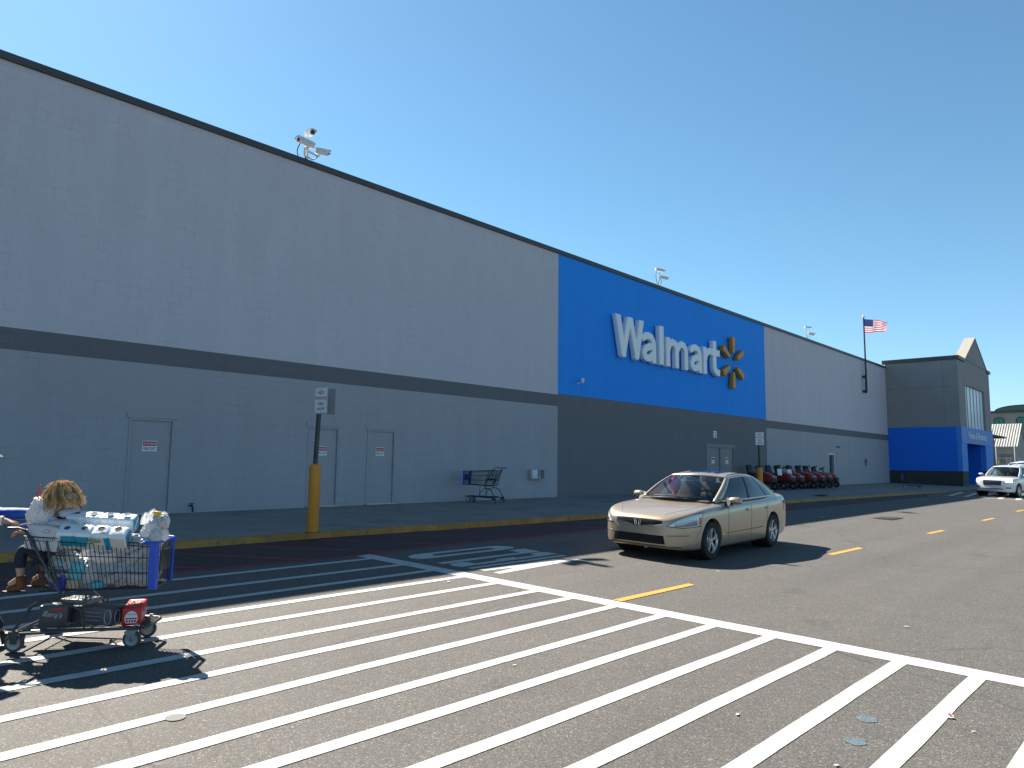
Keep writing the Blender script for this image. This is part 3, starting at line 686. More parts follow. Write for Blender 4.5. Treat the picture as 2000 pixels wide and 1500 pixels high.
def sign_post(label, x, y, zb, lean, plates):
    t = thing('fire_lane_sign', label, 'sign post', (x, y, zb), group='fire lane sign posts along the kerb')
    b = MB(); b.lathe([(.098, 0), (.098, 1.10), (.094, 1.13), (.08, 1.155), (.04, 1.165), (.001, 1.168)], seg=28); b.build('bollard', m_boll, t)
    b = MB(); b.lathe([(.10, 0), (.13, 0), (.13, .006), (.10, .008)], seg=24, cap=False); b.build('base_ring', mat('grout_dark', (.09, .09, .085), .9), t)
    b = MB(); b.box((lean*.4, 0, 1.70), (.058, .058, 1.14), Matrix.Rotation(lean*.8, 3, 'Y')); b.build('post', m_pole, t, smooth=0)
    b = MB(); b.box((lean, 0, 2.16), (.05, .05, .10), bev=.008); b.build('collar', m_alp, t)
    for p in plates: plate(t, *p)
    return t
sign_post('yellow bollard with leaning post, two plates set in a V, the nearer fire lane sign', 6.88, 10.95, .12, .045,
          [((.0, -.095, 2.26), R(194), .30, .46, NP(.46), m_plate), ((.19, .06, 2.265), R(52), .34, .46, [], m_alp)])
sign_post('yellow bollard behind the sedan with white fire lane plate, the farther sign', 24.87, 10.9, .11, .0,
          [((-.04, -.045, 2.19), R(215), .30, .46, NP(.46), m_plate)])

# ================================================================== ROOF CAMERAS
m_cam = mat('camera_white', (.74, .74, .73), .4, var=.05, vscale=9)
m_lens = mat('lens_dark', (.02, .02, .025), .15)
m_cable = mat('cable_black', (.012, .012, .014), .6)
def housing(parent, c, d, L=.36, w=.13, shield=True):
    d = Vector(d).normalized(); rot = d.to_track_quat('X', 'Z').to_matrix()
    b = MB(); b.rbox((0, 0, 0), (L, w, w*.9), .02)
    if shield:
        b.box((.03, 0, w*.45+.016), (L+.07, w+.03, .008)); b.box((.03, w/2+.013, w*.3), (L+.07, .006, w*.35)); b.box((.03, -w/2-.013, w*.3), (L+.07, .006, w*.35))
    M = Matrix.Translation(c) @ rot.to_4x4()
    o = b.xf(M).build('camera_housing', m_cam, parent, smooth=40)
    l = MB(); l.box((L/2+.003, 0, 0), (.008, w*.8, w*.7)); l.lathe([(.001, .012), (w*.25, .012), (w*.28, 0)], (L/2+.006, 0, 0), (1, 0, 0), 12)
    l.xf(M).build('lens', m_lens, o)
def cctv(label, x, layout, s=1.):
    t = thing('roof_camera', label, 'camera', (x, YW+.12, ZT+.04), group='cameras on the parapet'); t.scale = (s, s, s)
    for kind, a in layout:
        if kind == 'pole': MB().tube(a, .04, 10).build('mast', m_cam, t)
        elif kind == 'arm': MB().tube(a, .03, 8).build('arm', m_cam, t)
        elif kind == 'cable':
            pts = [Vector(q) for q in a]
            P = []
            for i in range(len(pts)-1):
                p0, p1, p2, p3 = pts[max(0, i-1)], pts[i], pts[i+1], pts[min(len(pts)-1, i+2)]
                for k in range(6):
                    u = k/6; P.append(.5*((2*p1)+(p2-p0)*u+(2*p0-5*p1+4*p2-p3)*u*u+(3*p1-p0-3*p2+p3)*u**3))
            MB().tube(P+[pts[-1]], .013, 6).build('cable', m_cable, t)
        else: housing(t, *a)
    return t
cctv('three-headed white camera mast on the parapet, nearest of the roof cameras', 9.61, [
    ('pole', [(0, 0, -.15), (0, 0, .56)]), ('arm', [(0, 0, .50), (0, 0, .70)]), ('arm', [(0, -.02, .27), (.24, -.1, .18), (.30, -.12, .22)]), ('arm', [(0, 0, .36), (-.10, -.05, .30), (-.10, -.05, .10), (-.02, 0, .10)]),
    ('cam', ((.02, -.06, .74), (-.02, -1, -.12), .30, .14)), ('cam', ((-.10, -.10, .42), (-1, -.05, .06), .46, .14)), ('cam', ((.34, -.16, .30), (.92, -.55, -.08), .34, .13)),
    ('cable', [(-.26, -.08, .36), (-.33, -.08, .14), (-.24, -.08, -.08), (-.10, -.05, .02), (0, 0, .08)]), ('cable', [(0, 0, .14), (.12, -.05, .06), (.2, -.08, .10), (.27, -.12, .2)]), ('cable', [(.02, 0, -.02), (.10, -.03, -.08), (.14, 0, -.14)])])
cctv('twin white cameras on a bent mast above the blue sign panel', 27.13, [
    ('pole', [(0, 0, -.15), (-.02, 0, .12), (.06, -.02, .34), (.04, -.02, .80)]), ('arm', [(.05, 0, .36), (.14, -.08, .44)]),
    ('cam', ((.10, -.05, .92), (.88, -.45, -.10), .55, .14)), ('cam', ((.36, -.12, .52), (.88, -.45, -.10), .55, .15)),
    ('cable', [(-.12, 0, .86), (-.26, -.02, .55), (-.12, 0, .18), (0, 0, .1)]), ('cable', [(.2, -.1, .42), (.22, -.05, .16), (.1, 0, -.02)])], .78)
cctv('twin white cameras on the parapet of the far grey bay left of the flag', 44.64, [
    ('pole', [(0, 0, -.15), (.0, 0, .2), (.12, -.02, .45), (.08, -.02, 1.0)]), ('arm', [(.1, 0, .55), (.25, -.08, .55)]),
    ('cam', ((.12, -.05, 1.12), (.75, -.65, -.06), .62, .14)), ('cam', ((.62, -.14, .55), (.75, -.65, -.14), .60, .22)),
    ('cable', [(-.12, 0, 1.05), (-.24, -.02, .6), (-.08, 0, .16), (0, 0, .05)]), ('cable', [(.4, -.1, .4), (.35, -.05, .12), (.1, 0, -.02)])], .66)

# ================================================================== FLAGPOLE AND FLAG
fp = thing('flagpole', 'dark flagpole bracketed to the far grey wall, rising above the roofline', 'flagpole', (54.84, YW-.22, 6.7))
m_fp = mat('flagpole_dark', (.03, .035, .045), .45, .3)
b = MB(); b.tube([(0.05, 0, -.02), (.0, 0, 5.4)], [.065, .045], 10); b.build('pole', m_fp, fp)
b = MB(); b.sphere((0, 0, 5.46), .09, 12, 8); b.build('finial', mat('finial_pale', (.6, .6, .58), .35, .4), fp)
for z in (.0, 1.05):
    b = MB(); b.box((0, .1, z+.02), (.2, .22, .14)); b.box((-.12, .0, z), (.16, .14, .26), bev=.02); b.build('bracket', m_fp, fp, smooth=30)
MB().tube([(-.22, .02, 0), (-.2, .02, .4), (-.14, 0, 1.05)], .018, 6).build('halyard', m_fp, fp)
fl_o = Vector((54.86, YW-.22, 12.0)); fd = Vector((.80, -.6, 0)); fn_ = Vector((.6, .8, 0))
FL, FH, NU = 1.95, 1.02, 40
def flag_pt(u, v):
    x = u*FL*.97; amp = .10*u**.7
    w_ = amp*math.sin(u*9.5-v*1.3)+.04*u*math.sin(u*17+v*3)
    z = -(v*FH*(1-.10*u)) - .10*u*u*(1-v)*1.5 - .05*math.sin(u*7+v)*u + .10*u*u*v
    return fd*x+fn_*w_+Vector((0, 0, z))
g = MB()
vs = [flag_pt(i/NU, j/26) for j in range(27) for i in range(NU+1)]; fs = []; mi = []
for j in range(26):
    for i in range(NU):
        fs.append((j*(NU+1)+i, j*(NU+1)+i+1, (j+1)*(NU+1)+i+1, (j+1)*(NU+1)+i))
        mi.append(2 if (j < 14 and i < NU*.4) else (0 if (j//2) % 2 == 0 else 1))
g.v = [tuple(q) for q in vs]; g.f = fs; g.m = mi
for rr_ in range(9):
    for cc in range(6 if rr_ % 2 == 0 else 5):
        u = (.033+.066*cc+(.033 if rr_ % 2 else 0))*1.0; v = (rr_+.7)/9.6*.538
        if u > .39: continue
        c = flag_pt(u, v); tu = (flag_pt(u+.01, v)-c).normalized(); tv = (flag_pt(u, v+.01)-c).normalized(); nn = tu.cross(tv)
        for sd_ in (-1, 1):
            pts = [c+nn*.006*sd_+(tu*math.sin(k*math.pi/5)-tv*math.cos(k*math.pi/5))*(.030 if k % 2 == 0 else .012) for k in range(10)]
            g.add(pts, [tuple(range(10))], 1)
fb = []
for nm, c in (('flag_red', (.42, .03, .05)), ('flag_white', (.72, .70, .72)), ('flag_blue', (.02, .035, .16))):
    m = mat(nm, c, .8); t_ = m.node_tree; tr = t_.nodes.new('ShaderNodeBsdfTranslucent'); tr.inputs[0].default_value = (*c, 1)
    ms = t_.nodes.new('ShaderNodeMixShader'); ms.inputs[0].default_value = .45
    t_.links.new(t_.nodes['Principled BSDF'].outputs[0], ms.inputs[1]); t_.links.new(tr.outputs[0], ms.inputs[2]); t_.links.new(ms.outputs[0], t_.nodes['Material Output'].inputs[0]); fb.append(m)
flag = g.build('flag', fb, None, smooth=60, loc=fl_o, fix=False)
tag(flag, 'stars and stripes flag blowing from the pole above the roof', 'flag')
# ================================================================== CARS
def hermite(keys):
    """smooth 1-D interpolation through (x, value) keys"""
    ks = sorted(keys); X = np.array([k[0] for k in ks], float); Y = np.array([k[1] for k in ks], float)
    h = np.diff(X); d = np.diff(Y)/h; m = np.zeros(len(X)); m[0], m[-1] = d[0], d[-1]
    for i in range(1, len(X)-1):
        m[i] = 0 if d[i-1]*d[i] <= 0 else (h[i-1]+h[i])/(h[i-1]/d[i]+h[i]/d[i-1])
    def f(x):
        x = min(max(x, X[0]), X[-1]); i = min(int(np.searchsorted(X, x, 'right'))-1, len(X)-2); i = max(i, 0); t = (x-X[i])/h[i]
        return float((2*t**3-3*t*t+1)*Y[i]+(t**3-2*t*t+t)*h[i]*m[i]+(-2*t**3+3*t*t)*Y[i+1]+(t**3-t*t)*h[i]*m[i+1])
    return f
def catmull(P, n):
    out = []
    for i in range(len(P)-1):
        p0 = P[max(0, i-1)]; p1 = P[i]; p2 = P[i+1]; p3 = P[min(len(P)-1, i+2)]
        for k in range(n):
            t = k/n; out.append(.5*((2*p1)+(p2-p0)*t+(2*p0-5*p1+4*p2-p3)*t*t+(3*p1-p0-3*p2+p3)*t**3))
    return out+[P[-1]]
m_tyre = mat('tyre_rubber', (.018, .018, .019), .8, bump=.2, bscale=60)
m_rim = mat('alloy_rim', (.55, .56, .58), .3, .85)
m_well = mat('wheel_well_black', (.008, .008, .009), .9)
m_trim = mat('black_trim', (.014, .014, .016), .45)
m_chrome = mat('chrome', (.75, .76, .78), .12, 1)
m_lamp = mat('lamp_lens', (.62, .67, .66), .12, 0, coat=1)
m_refl = mat('lamp_reflector', (.20, .24, .30), .12, .6)
m_amber = mat('amber_lens', (.55, .12, .02), .2)
m_redl = mat('red_lens', (.30, .01, .012), .15, coat=1)
m_int = mat('cabin_fabric', (.085, .08, .072), .8)
m_int2 = mat('seat_fabric', (.16, .145, .125), .85)
def glass_mat(name, tint, k):
    m = bpy.data.materials.new(name); m.use_nodes = True; t = m.node_tree; N = t.nodes; L = t.links
    tr = N.new('ShaderNodeBsdfTransparent'); tr.inputs[0].default_value = (*tint, 1)
    gl = N.new('ShaderNodeBsdfGlossy'); gl.inputs['Roughness'].default_value = .02
    fr = N.new('ShaderNodeFresnel'); fr.inputs[0].default_value = 1.52
    ad = N.new('ShaderNodeMath'); ad.operation = 'MULTIPLY_ADD'; ad.inputs[1].default_value = 1.0; ad.inputs[2].default_value = k; ad.use_clamp = True
    ms = N.new('ShaderNodeMixShader'); L.new(fr.outputs[0], ad.inputs[0]); L.new(ad.outputs[0], ms.inputs[0]); L.new(tr.outputs[0], ms.inputs[1]); L.new(gl.outputs[0], ms.inputs[2])
    L.new(ms.outputs[0], N['Material Output'].inputs[0]); MATS[name] = m; return m
m_wind = glass_mat('windscreen_glass', (.74, .82, .80), .05)
m_side = glass_mat('tinted_glass', (.42, .47, .50), .06)

def make_wheel(root, x, y, side, rad, wd, spokes=5, rimr=.66):
    e = thing('wheel', None, None, (x, y, rad)); e.parent = root
    b = MB(); b.lathe([(rad*rimr, -wd/2), (rad*.93, -wd/2), (rad*.985, -wd*.38), (rad, -wd*.25), (rad, wd*.25), (rad*.985, wd*.38), (rad*.93, wd/2), (rad*rimr, wd/2)], (0, 0, 0), (0, 1, 0), 40, cap=False)
    b.build('tyre', m_tyre, e, smooth=50)
    r0 = rad*rimr; s = side; b = MB()
    b.lathe([(r0*1.02, s*wd*.46), (r0*.97, s*wd*.50), (r0*.93, s*wd*.44), (r0*.90, s*wd*.05), (r0*.2, s*wd*.0)], (0, 0, 0), (0, 1, 0), 40, cap=False, mi=1)
    b.lathe([(r0*1.02, s*wd*.46), (r0*.97, s*wd*.505), (r0*.92, s*wd*.44), (r0*.90, s*wd*.3)], (0, 0, 0), (0, 1, 0), 40, cap=False)
    for k in range(spokes):
        a = 2*math.pi*k/spokes+.3; c_, s_ = math.cos(a), math.sin(a)
        def pt(u, v, w_): return (c_*u-s_*v, s*w_, s_*u+c_*v)
        secs = [[pt(u, -q, w0), pt(u, -q*.7, w1), pt(u, q*.7, w1), pt(u, q, w0)] for u, q, w0, w1 in ((r0*.12, r0*.17, wd*.2, wd*.40), (r0*.5, r0*.125, wd*.22, wd*.43), (r0*.95, r0*.16, wd*.3, wd*.47))]
        b.loft(secs)
    b.lathe([(.001, s*wd*.44), (r0*.14, s*wd*.43), (r0*.2, s*wd*.36), (r0*.2, s*wd*.1)], (0, 0, 0), (0, 1, 0), 20, cap=False)
    b.build('rim', [m_rim, m_well], e, smooth=40)
    return e

def make_car(S):
    root = thing(S['name'], S['label'], 'car')
    paint = S['paint']
    W = hermite(S['plan']); TOP = hermite(S['top']); BOT = hermite(S['bot']); SH = hermite(S['shoulder'])
    x0, x1 = S['plan'][0][0], S['plan'][-1][0]
    xs = sorted(set(list(np.linspace(x0, x1, 84))+[x0+(x1-x0)*t for t in (.003, .008, .015, .022)]+[x1-(x1-x0)*t for t in (.003, .008, .015, .022)]))
    secs = []
    for x in xs:
        w_, tp, bt, sh = W(x), TOP(x), BOT(x), SH(x); sh = min(sh, tp-.012); md = bt+(sh-bt)*.52
        P = [(0, bt), (w_*.7, bt), (w_*.93, bt+.012), (w_*.985, bt+.10*(sh-bt)/.6), (w_*1.0, md-.06*(sh-bt)), (w_*1.0, md+.1*(sh-bt)), (w_*.985, sh-.10*(sh-bt)), (w_*.955, sh-.01), (w_*.90, sh+(tp-sh)*.42), (w_*.72, sh+(tp-sh)*.80), (w_*.40, tp-.004), (0, tp)]
        half = catmull([np.array(q, float) for q in P], 3)
        ring = [Vector((x, q[0], q[1])) for q in half]+[Vector((x, -q[0], q[1])) for q in half[-2:0:-1]]
        secs.append(ring)
    b = MB().loft(secs)
    body = b.build('body', [paint], root, smooth=32)
    # wheel arches
    R0, ar = S['rad'], S['arch']; cut = MB()
    for xw in (0, -S['wb']):
        for sd in (-1, 1): cut.cyl((xw, sd*(S['track']-.26), R0+.01), (xw, sd*1.3, R0+.01), ar, seg=48)
    co = cut.build('cut', m_well, smooth=0); md_ = body.modifiers.new('b', 'BOOLEAN'); md_.object = co; md_.operation = 'DIFFERENCE'; md_.solver = 'EXACT'
    dg = C.evaluated_depsgraph_get(); me = bpy.data.meshes.new_from_object(body.evaluated_get(dg)); body.modifiers.clear()
    old = body.data; body.data = me; me.name = 'body'; bpy.data.meshes.remove(old); bpy.data.objects.remove(co)
    me.polygons.foreach_set('use_smooth', [True]*len(me.polygons)); me.set_sharp_from_angle(angle=R(32))
    for xw in (0, -S['wb']):
        for sd in (-1, 1): MB().lathe([(.001, sd*(S['track']-.25)), (ar*.995, sd*(S['track']-.25)), (ar*.995, sd*(S['track']+.02))], (xw, 0, R0+.01), (0, 1, 0), 40, cap=False).build('wheel_well', m_well, root, smooth=40, fix=False)
    full = MB().loft(secs)
    tree = BVHTree.FromPolygons([Vector(q) for q in full.v], full.f)
    def hit(o, d):
        h = tree.ray_cast(Vector(o), Vector(d).normalized())
        return (h[0], h[1]) if h[0] else (None, None)
    def patch(name, m, fo, dr, nu, nv, off=.004, parent=root, thick=.012, smooth=40):
        """skin a patch over the body: fo(u, v) -> ray origin, dr = ray direction"""
        vs = []
        for j in range(nv+1):
            for i in range(nu+1):
                p_, n_ = hit(fo(i/nu, j/nv), dr)
                if p_ is None: p_ = vs[-1] if vs else Vector(fo(i/nu, j/nv))
                else: p_ = p_ - Vector(dr).normalized()*off
                vs.append(p_)
        d_ = Vector(dr).normalized()*thick; n = len(vs); bk = [q+d_ for q in vs]
        fs = []; k = nu+1
        for j in range(nv):
            for i in range(nu): fs.append((j*k+i, j*k+i+1, (j+1)*k+i+1, (j+1)*k+i))
        rim = [i for i in range(nu)]+[nu+j*k for j in range(nv)]+[nv*k+i for i in range(nu, 0, -1)]+[j*k for j in range(nv, 0, -1)]
        fs += [(rim[i], rim[(i+1) % len(rim)], n+rim[(i+1) % len(rim)], n+rim[i]) for i in range(len(rim))]
        return MB().add(vs+bk, fs).build(name, m, parent, smooth=smooth)
    def line(name, m, pts, dr, r=.005, off=.001, parent=root, n=10):
        P = []
        for a, c_ in zip(pts[:-1], pts[1:]):
            for k in range(n):
                o = Vector(a).lerp(Vector(c_), k/n); h = hit(o, dr)[0]
                if h: P.append(h-Vector(dr).normalized()*off)
        h = hit(pts[-1], dr)[0]
        if h: P.append(h)
        return MB().tube(P, r, 5).build(name, m, parent)
    S['hit'], S['patch'], S['line'], S['body'] = hit, patch, line, body
    # ---- greenhouse
    G = S['gh']
    def A(t): return Vector(G['wb']).lerp(Vector(G['rf']), t)      # left windscreen pillar: base -> roof
    def Cp(t): return Vector(G['bb']).lerp(Vector(G['rr']), t)     # left rear pillar: base -> roof
    bulge = G.get('bulge', .03)
    def side(u, v):
        """left side surface, u front to rear, v belt to roof rail"""
        a = A(v); c = Cp(v); p = a.lerp(c, u)
        bow = math.sin(math.pi*u)
        p.y += (G['bow_b']*(1-v)+G['bow_t']*v)*bow + bulge*math.sin(math.pi*v)
        p.z += (G['zb']*(1-v)+G['zt']*v)*bow
        return p
    def front(u, v):
        l = side(0, v); r_ = Vector((l.x, -l.y, l.z)); p = l.lerp(r_, u); k = math.sin(math.pi*u)
        p.x += (G['nose_b']*(1-v)+G['nose_t']*v)*k; p.z += (G['cz_b']*(1-v)+G['cz_t']*v)*k; p.z += .02*math.sin(math.pi*v)
        return p
    def rear(u, v):
        l = side(1, v); r_ = Vector((l.x, -l.y, l.z)); p = l.lerp(r_, u); k = math.sin(math.pi*u)
        p.x -= (G['tail_b']*(1-v)+G['tail_t']*v)*k; p.z += (G['cz_b']*.6*(1-v)+G['cz_t']*v)*k; p.z += .02*math.sin(math.pi*v)
        return p
    def roof(u, v):
        l = side(u, 1); r_ = Vector((l.x, -l.y, l.z)); p = l.lerp(r_, v)
        f_ = front(v, 1); e_ = rear(v, 1); lin_ = f_.lerp(e_, u)
        p.x = lin_.x; ed = lin_.z - (side(0, 1).z*(1-u)+side(1, 1).z*u)
        p.z = l.z + ed + G['crown']*math.sin(math.pi*v)*math.sin(math.pi*u)
        return p
    def cell(mb, fn, u0, u1, v0, v1, nu=6, nv=4, mi=0, flip=False): mb.grid(lambda a, c_: fn(u0+(u1-u0)*a, v0+(v1-v0)*c_), nu, nv, mi)
    def mirror(fn): return lambda u, v: Vector((fn(u, v).x, -fn(u, v).y, fn(u, v).z))
    fr = MB(); cols = G['cols']; vb, vt = G['v']
    gl_cols = [(cols[i], cols[i+1]) for i in range(1, len(cols)-2, 2)]
    for fn in (side, mirror(side)):
        cell(fr, fn, 0, 1, 0, vb, 30, 2); cell(fr, fn, 0, 1, vt, 1, 30, 2)
        for i in range(0, len(cols)-1, 2): cell(fr, fn, cols[i], cols[i+1], vb, vt, 3, 6, mi=(1 if 0 < i < len(cols)-2 else 0))
    for fn in (front, rear):
        cell(fr, fn, 0, 1, 0, .02, 16, 1, mi=1); cell(fr, fn, 0, 1, .93, 1, 16, 1)
        cell(fr, fn, 0, .035, .02, .93, 1, 8); cell(fr, fn, .965, 1, .02, .93, 1, 8)
    cell(fr, roof, 0, 1, 0, 1, 20, 16)
    bm = bmesh.new(); tmp = bpy.data.meshes.new('tmp'); tmp.from_pydata(fr.v, [], fr.f); tmp.polygons.foreach_set('material_index', fr.m); bm.from_mesh(tmp); bmesh.ops.remove_doubles(bm, verts=bm.verts[:], dist=.0015)
    bmesh.ops.recalc_face_normals(bm, faces=bm.faces[:])
    me = bpy.data.meshes.new('roof'); bm.to_mesh(me); bm.free(); bpy.data.meshes.remove(tmp); me.materials.append(paint); me.materials.append(m_trim)
    me.polygons.foreach_set('use_smooth', [True]*len(me.polygons)); me.set_sharp_from_angle(angle=R(45))
    ro = bpy.data.objects.new('roof', me); COL.objects.link(ro); ro.parent = root
    sm = ro.modifiers.new('thickness', 'SOLIDIFY'); sm.thickness = .018; sm.offset = -1
    def pane(name, m, fn, u0, u1, v0, v1, n=(14, 8), inset=.004, par=root):
        g_ = MB(); ctr = Vector((sum(G[k][0] for k in ('wb', 'bb'))/2, 0, 1.0))
        def q(a, c_):
            p_ = fn(u0+(u1-u0)*a, v0+(v1-v0)*c_); d_ = ctr-p_; return p_+d_.normalized()*inset
        g_.grid(q, *n); return g_.build(name, m, par, smooth=60)
    pane('windscreen', m_wind, front, .03, .97, .015, .935, (18, 10))
    pane('rear_window', m_side, rear, .03, .97, .015, .935, (18, 10))
    for k, (u0, u1) in enumerate(gl_cols):
        for fn in (side, mirror(side)): pane('side_window', m_side, fn, u0-.004, u1+.004, vb-.02, vt+.02, (8, 8))
    S['side'], S['front'], S['roof_fn'] = side, front, roof
    # sill moulding along the belt, bright
    for sg in (1, -1):
        g_ = MB().tube([Vector((side(u, vb).x, sg*(side(u, vb).y+.004), side(u, vb).z-.004)) for u in np.linspace(cols[1]-.02, cols[-2], 24)], .006, 5); g_.build('window_moulding', m_chrome if S.get('bright') else m_trim, root)
    # wheels
    for xw in (0, -S['wb']):
        for sd in (-1, 1): make_wheel(root, xw, sd*S['track'], sd, R0, S['tw'], S['spokes'])
    # cabin
    wbx, rrx = G['wb'][0], G['bb'][0]; zb = G['wb'][2]
    b = MB(); b.box(((wbx+rrx)/2, 0, zb-.10), (wbx-rrx-.2, G['wb'][1]*1.7, .03)); b.rbox((wbx-.10, 0, zb-.035), (.55, G['wb'][1]*1.8, .13), .05)
    b.rbox((wbx-.28, .36, zb+.02), (.2, .36, .10), .04)
    b.build('dashboard', m_int, root, smooth=40)
    for sy in (.36, -.36):
        for sxo, hh in ((wbx-1.15, .42), (wbx-2.0, .36)):
            b = MB(); b.rbox((sxo-.05, sy, zb-.02+hh*.2), (.14, .46, hh*1.2), .06, Matrix.Rotation(R(-14), 3, 'Y')); b.rbox((sxo-.13, sy, zb+hh*.98), (.10, .26, .19), .05, Matrix.Rotation(R(-10), 3, 'Y')); b.build('seat', m_int2, root, smooth=40)
    b = MB(); c0 = Vector((wbx-.52, .37, zb+.03)); ax = Vector((-.85, 0, .5)).normalized(); ux = Vector((0, 1, 0)); uy = ax.cross(ux)
    b.tube([c0+ux*math.cos(2*math.pi*k/28)*.185+uy*math.sin(2*math.pi*k/28)*.185 for k in range(28)], .015, 6, closed=True)
    for a in (0, math.pi, -math.pi/2): b.tube([c0, c0+(ux*math.cos(a)+uy*math.sin(a))*.18], .018, 6)
    b.sphere(c0, .055, 10, 6); b.build('steering_wheel', m_trim, root)
    b = MB(); mp = front(.5, .80)+Vector((-.07, 0, 0)); b.rbox(mp, (.03, .24, .07), .012); b.tube([mp, front(.5, .9)], .008, 5); b.build('rear_view_mirror', m_trim, root)
    # side mirrors
    for sg in (1, -1):
        base = S['mirror']; c0 = Vector((base[0], sg*base[1], base[2]))
        b = MB(); rs = []
        for k, (dy, sx_, sz_) in enumerate(((-.11, .035, .034), (-.085, .058, .056), (-.02, .068, .068), (.06, .066, .064), (.104, .048, .048), (.116, .020, .022))):
            rs.append([Vector((c0.x+sx_*math.cos(a)*(1.0 if math.cos(a) > 0 else .35)-.02*k/5, c0.y+sg*dy, c0.z+sz_*math.sin(a))) for a in np.linspace(0, 2*math.pi, 17)[:-1]])
        b.loft(rs); mo = b.build('side_mirror', paint, root, smooth=50)
        b = MB(); b.prism([(.10, -.09), (-.09, -.09), (-.02, .05)], lambda a, c_, s_: (c0.x+a+.02, c0.y-sg*(.06+.10*s_), c0.z+c_)); b.build('mirror_foot', m_trim, mo)
    return root

# ------------------------------------------------------------------ gold sedan
gold = mat('gold_metallic', (.44, .362, .27), .34, .5, coat=.7, var=.03, vscale=30)
S = dict(name='sedan', label='gold four-door sedan driving beside the kerb, its nose toward the crosswalk', paint=gold, bright=True,
    plan=[(-3.86, .50), (-3.82, .66), (-3.72, .78), (-3.45, .86), (-2.9, .90), (-2.0, .91), (-1.0, .91), (0, .905), (.30, .89), (.55, .845), (.74, .75), (.86, .64), (.93, .50), (.955, .34)],
    top=[(-3.86, .90), (-3.82, 1.00), (-3.74, 1.045), (-3.4, 1.05), (-3.0, 1.03), (-2.4, 1.0), (-1.0, .985), (-.55, .965), (-.3, .945), (0, .915), (.35, .868), (.62, .812), (.80, .762), (.90, .715), (.94, .67), (.955, .60)],
    bot=[(-3.86, .42), (-3.80, .30), (-3.6, .24), (-3.2, .19), (-2.4, .17), (-.4, .17), (.4, .18), (.7, .19), (.86, .205), (.93, .24), (.955, .30)],
    shoulder=[(-3.86, .82), (-3.7, .94), (-3.2, .955), (-2.4, .935), (-1.0, .895), (-.3, .865), (.1, .85), (.45, .81), (.7, .745), (.85, .675), (.93, .60), (.955, .53)],
    rad=.325, arch=.372, wb=2.74, track=.80, tw=.205, spokes=5,
    gh=dict(wb=(-.42, .755, .945), rf=(-1.30, .575, 1.39), bb=(-3.30, .735, 1.0), rr=(-2.62, .535, 1.375), bow_b=.085, bow_t=.035, zb=.0, zt=.055, nose_b=.28, nose_t=.12, cz_b=.05, cz_t=.035, tail_b=.16, tail_t=.10, crown=.0, bulge=.028,
            cols=[0, .055, .445, .485, .80, .815, .905, 1.0], v=(.06, .90)),
    mirror=(-.72, .99, .985))
S['gh']['cols'] = [0, .06, .43, .47, .78, .80, .90, 1.0]
sedan = make_car(S); hit, patch, line = S['hit'], S['patch'], S['line']
dg_ = Vector((-1, -1, 0)).normalized()
def diag(sg):
    d = Vector((-1, -sg, 0)).normalized(); t = Vector((-1, sg, 0)).normalized()
    return d, (lambda s_, z: -d*3 + t*s_ + Vector((0, 0, z)))
for sg in (1, -1):
    d, O = diag(sg)
    bot_ = catmull([np.array(q) for q in ((-.275, .585), (-.05, .568), (.2, .58), (.335, .605))], 4); top_ = catmull([np.array(q) for q in ((-.27, .60), (-.09, .70), (.14, .775), (.40, .805))], 4)
    def fo(u, v, O=O):
        k = u*(len(bot_)-1); i = min(int(k), len(bot_)-2); f = k-i
        q = (bot_[i]*(1-f)+bot_[i+1]*f)*(1-v)+(top_[i]*(1-f)+top_[i+1]*f)*v
        return O(q[0], q[1])
    hl = patch('headlight', m_lamp, fo, d, 24, 8, .006, thick=.02)
    patch('reflector', m_refl, lambda u, v, fo=fo: fo(.20+.60*u, .10+.52*v), d, 12, 5, .009, hl, .004)
    rim_ = [(u, 0) for u in np.linspace(0, 1, 20)]+[(1, v) for v in np.linspace(.2, .8, 4)]+[(u, 1) for u in np.linspace(1, 0, 20)]+[(0, .5)]
    MB().tube([hit(fo(*q), d)[0]-d*.006 for q in rim_], .0055, 5, closed=True).build('lamp_surround', m_trim, hl)
    patch('turn_signal', m_amber, lambda u, v, fo=fo: fo(.86+.10*u, .10+.58*v), d, 4, 5, .009, hl, .004)
    # rear lamps
    d2 = Vector((1, -sg, 0)).normalized(); t2 = Vector((1, sg, 0)).normalized()
    patch('tail_light', m_redl, lambda u, v: -d2*4+Vector((-3.0, 0, 0))+t2*(-.25+.58*u)+Vector((0, 0, .74+.20*v-.05*u*(1-v))), d2, 12, 5, .006, thick=.015)
# upper grille slot, chrome bar and emblem
dx = (-1, 0, 0)
gt = hermite([(-.5, .662), (-.25, .680), (0, .680), (.25, .680), (.5, .662)]); gb = hermite([(-.5, .632), (-.3, .592), (0, .572), (.3, .592), (.5, .632)])
gr = patch('grille', m_well, lambda u, v: (3, -.44+.88*u, gb(-.44+.88*u)*(1-v)+gt(-.44+.88*u)*v), dx, 24, 4, .004)
b = MB().tube([hit((3, y, gb(y)-.008), dx)[0]+Vector((.006, 0, 0)) for y in np.linspace(-.44, .44, 25)], .0095, 6); b.build('grille_bar', m_chrome, gr)
ec = hit((3, 0, .615), dx)[0]+Vector((.014, 0, 0))
b = MB(); o_ = [(-.058, .048), (.058, .048), (.048, -.038), (.036, -.050), (-.036, -.050), (-.048, -.038)]; b.prism(o_, lambda a, c_, s_: ec+Vector((.0 if s_ == 0 else .010, a, c_)))
b.build('emblem', mat('emblem_blue', (.02, .03, .09), .2), gr, smooth=30)
b = MB()
n_ = len(o_)
for i in range(n_): b.tube([ec+Vector((.012, *o_[i])), ec+Vector((.012, *o_[(i+1) % n_]))], .007, 6)
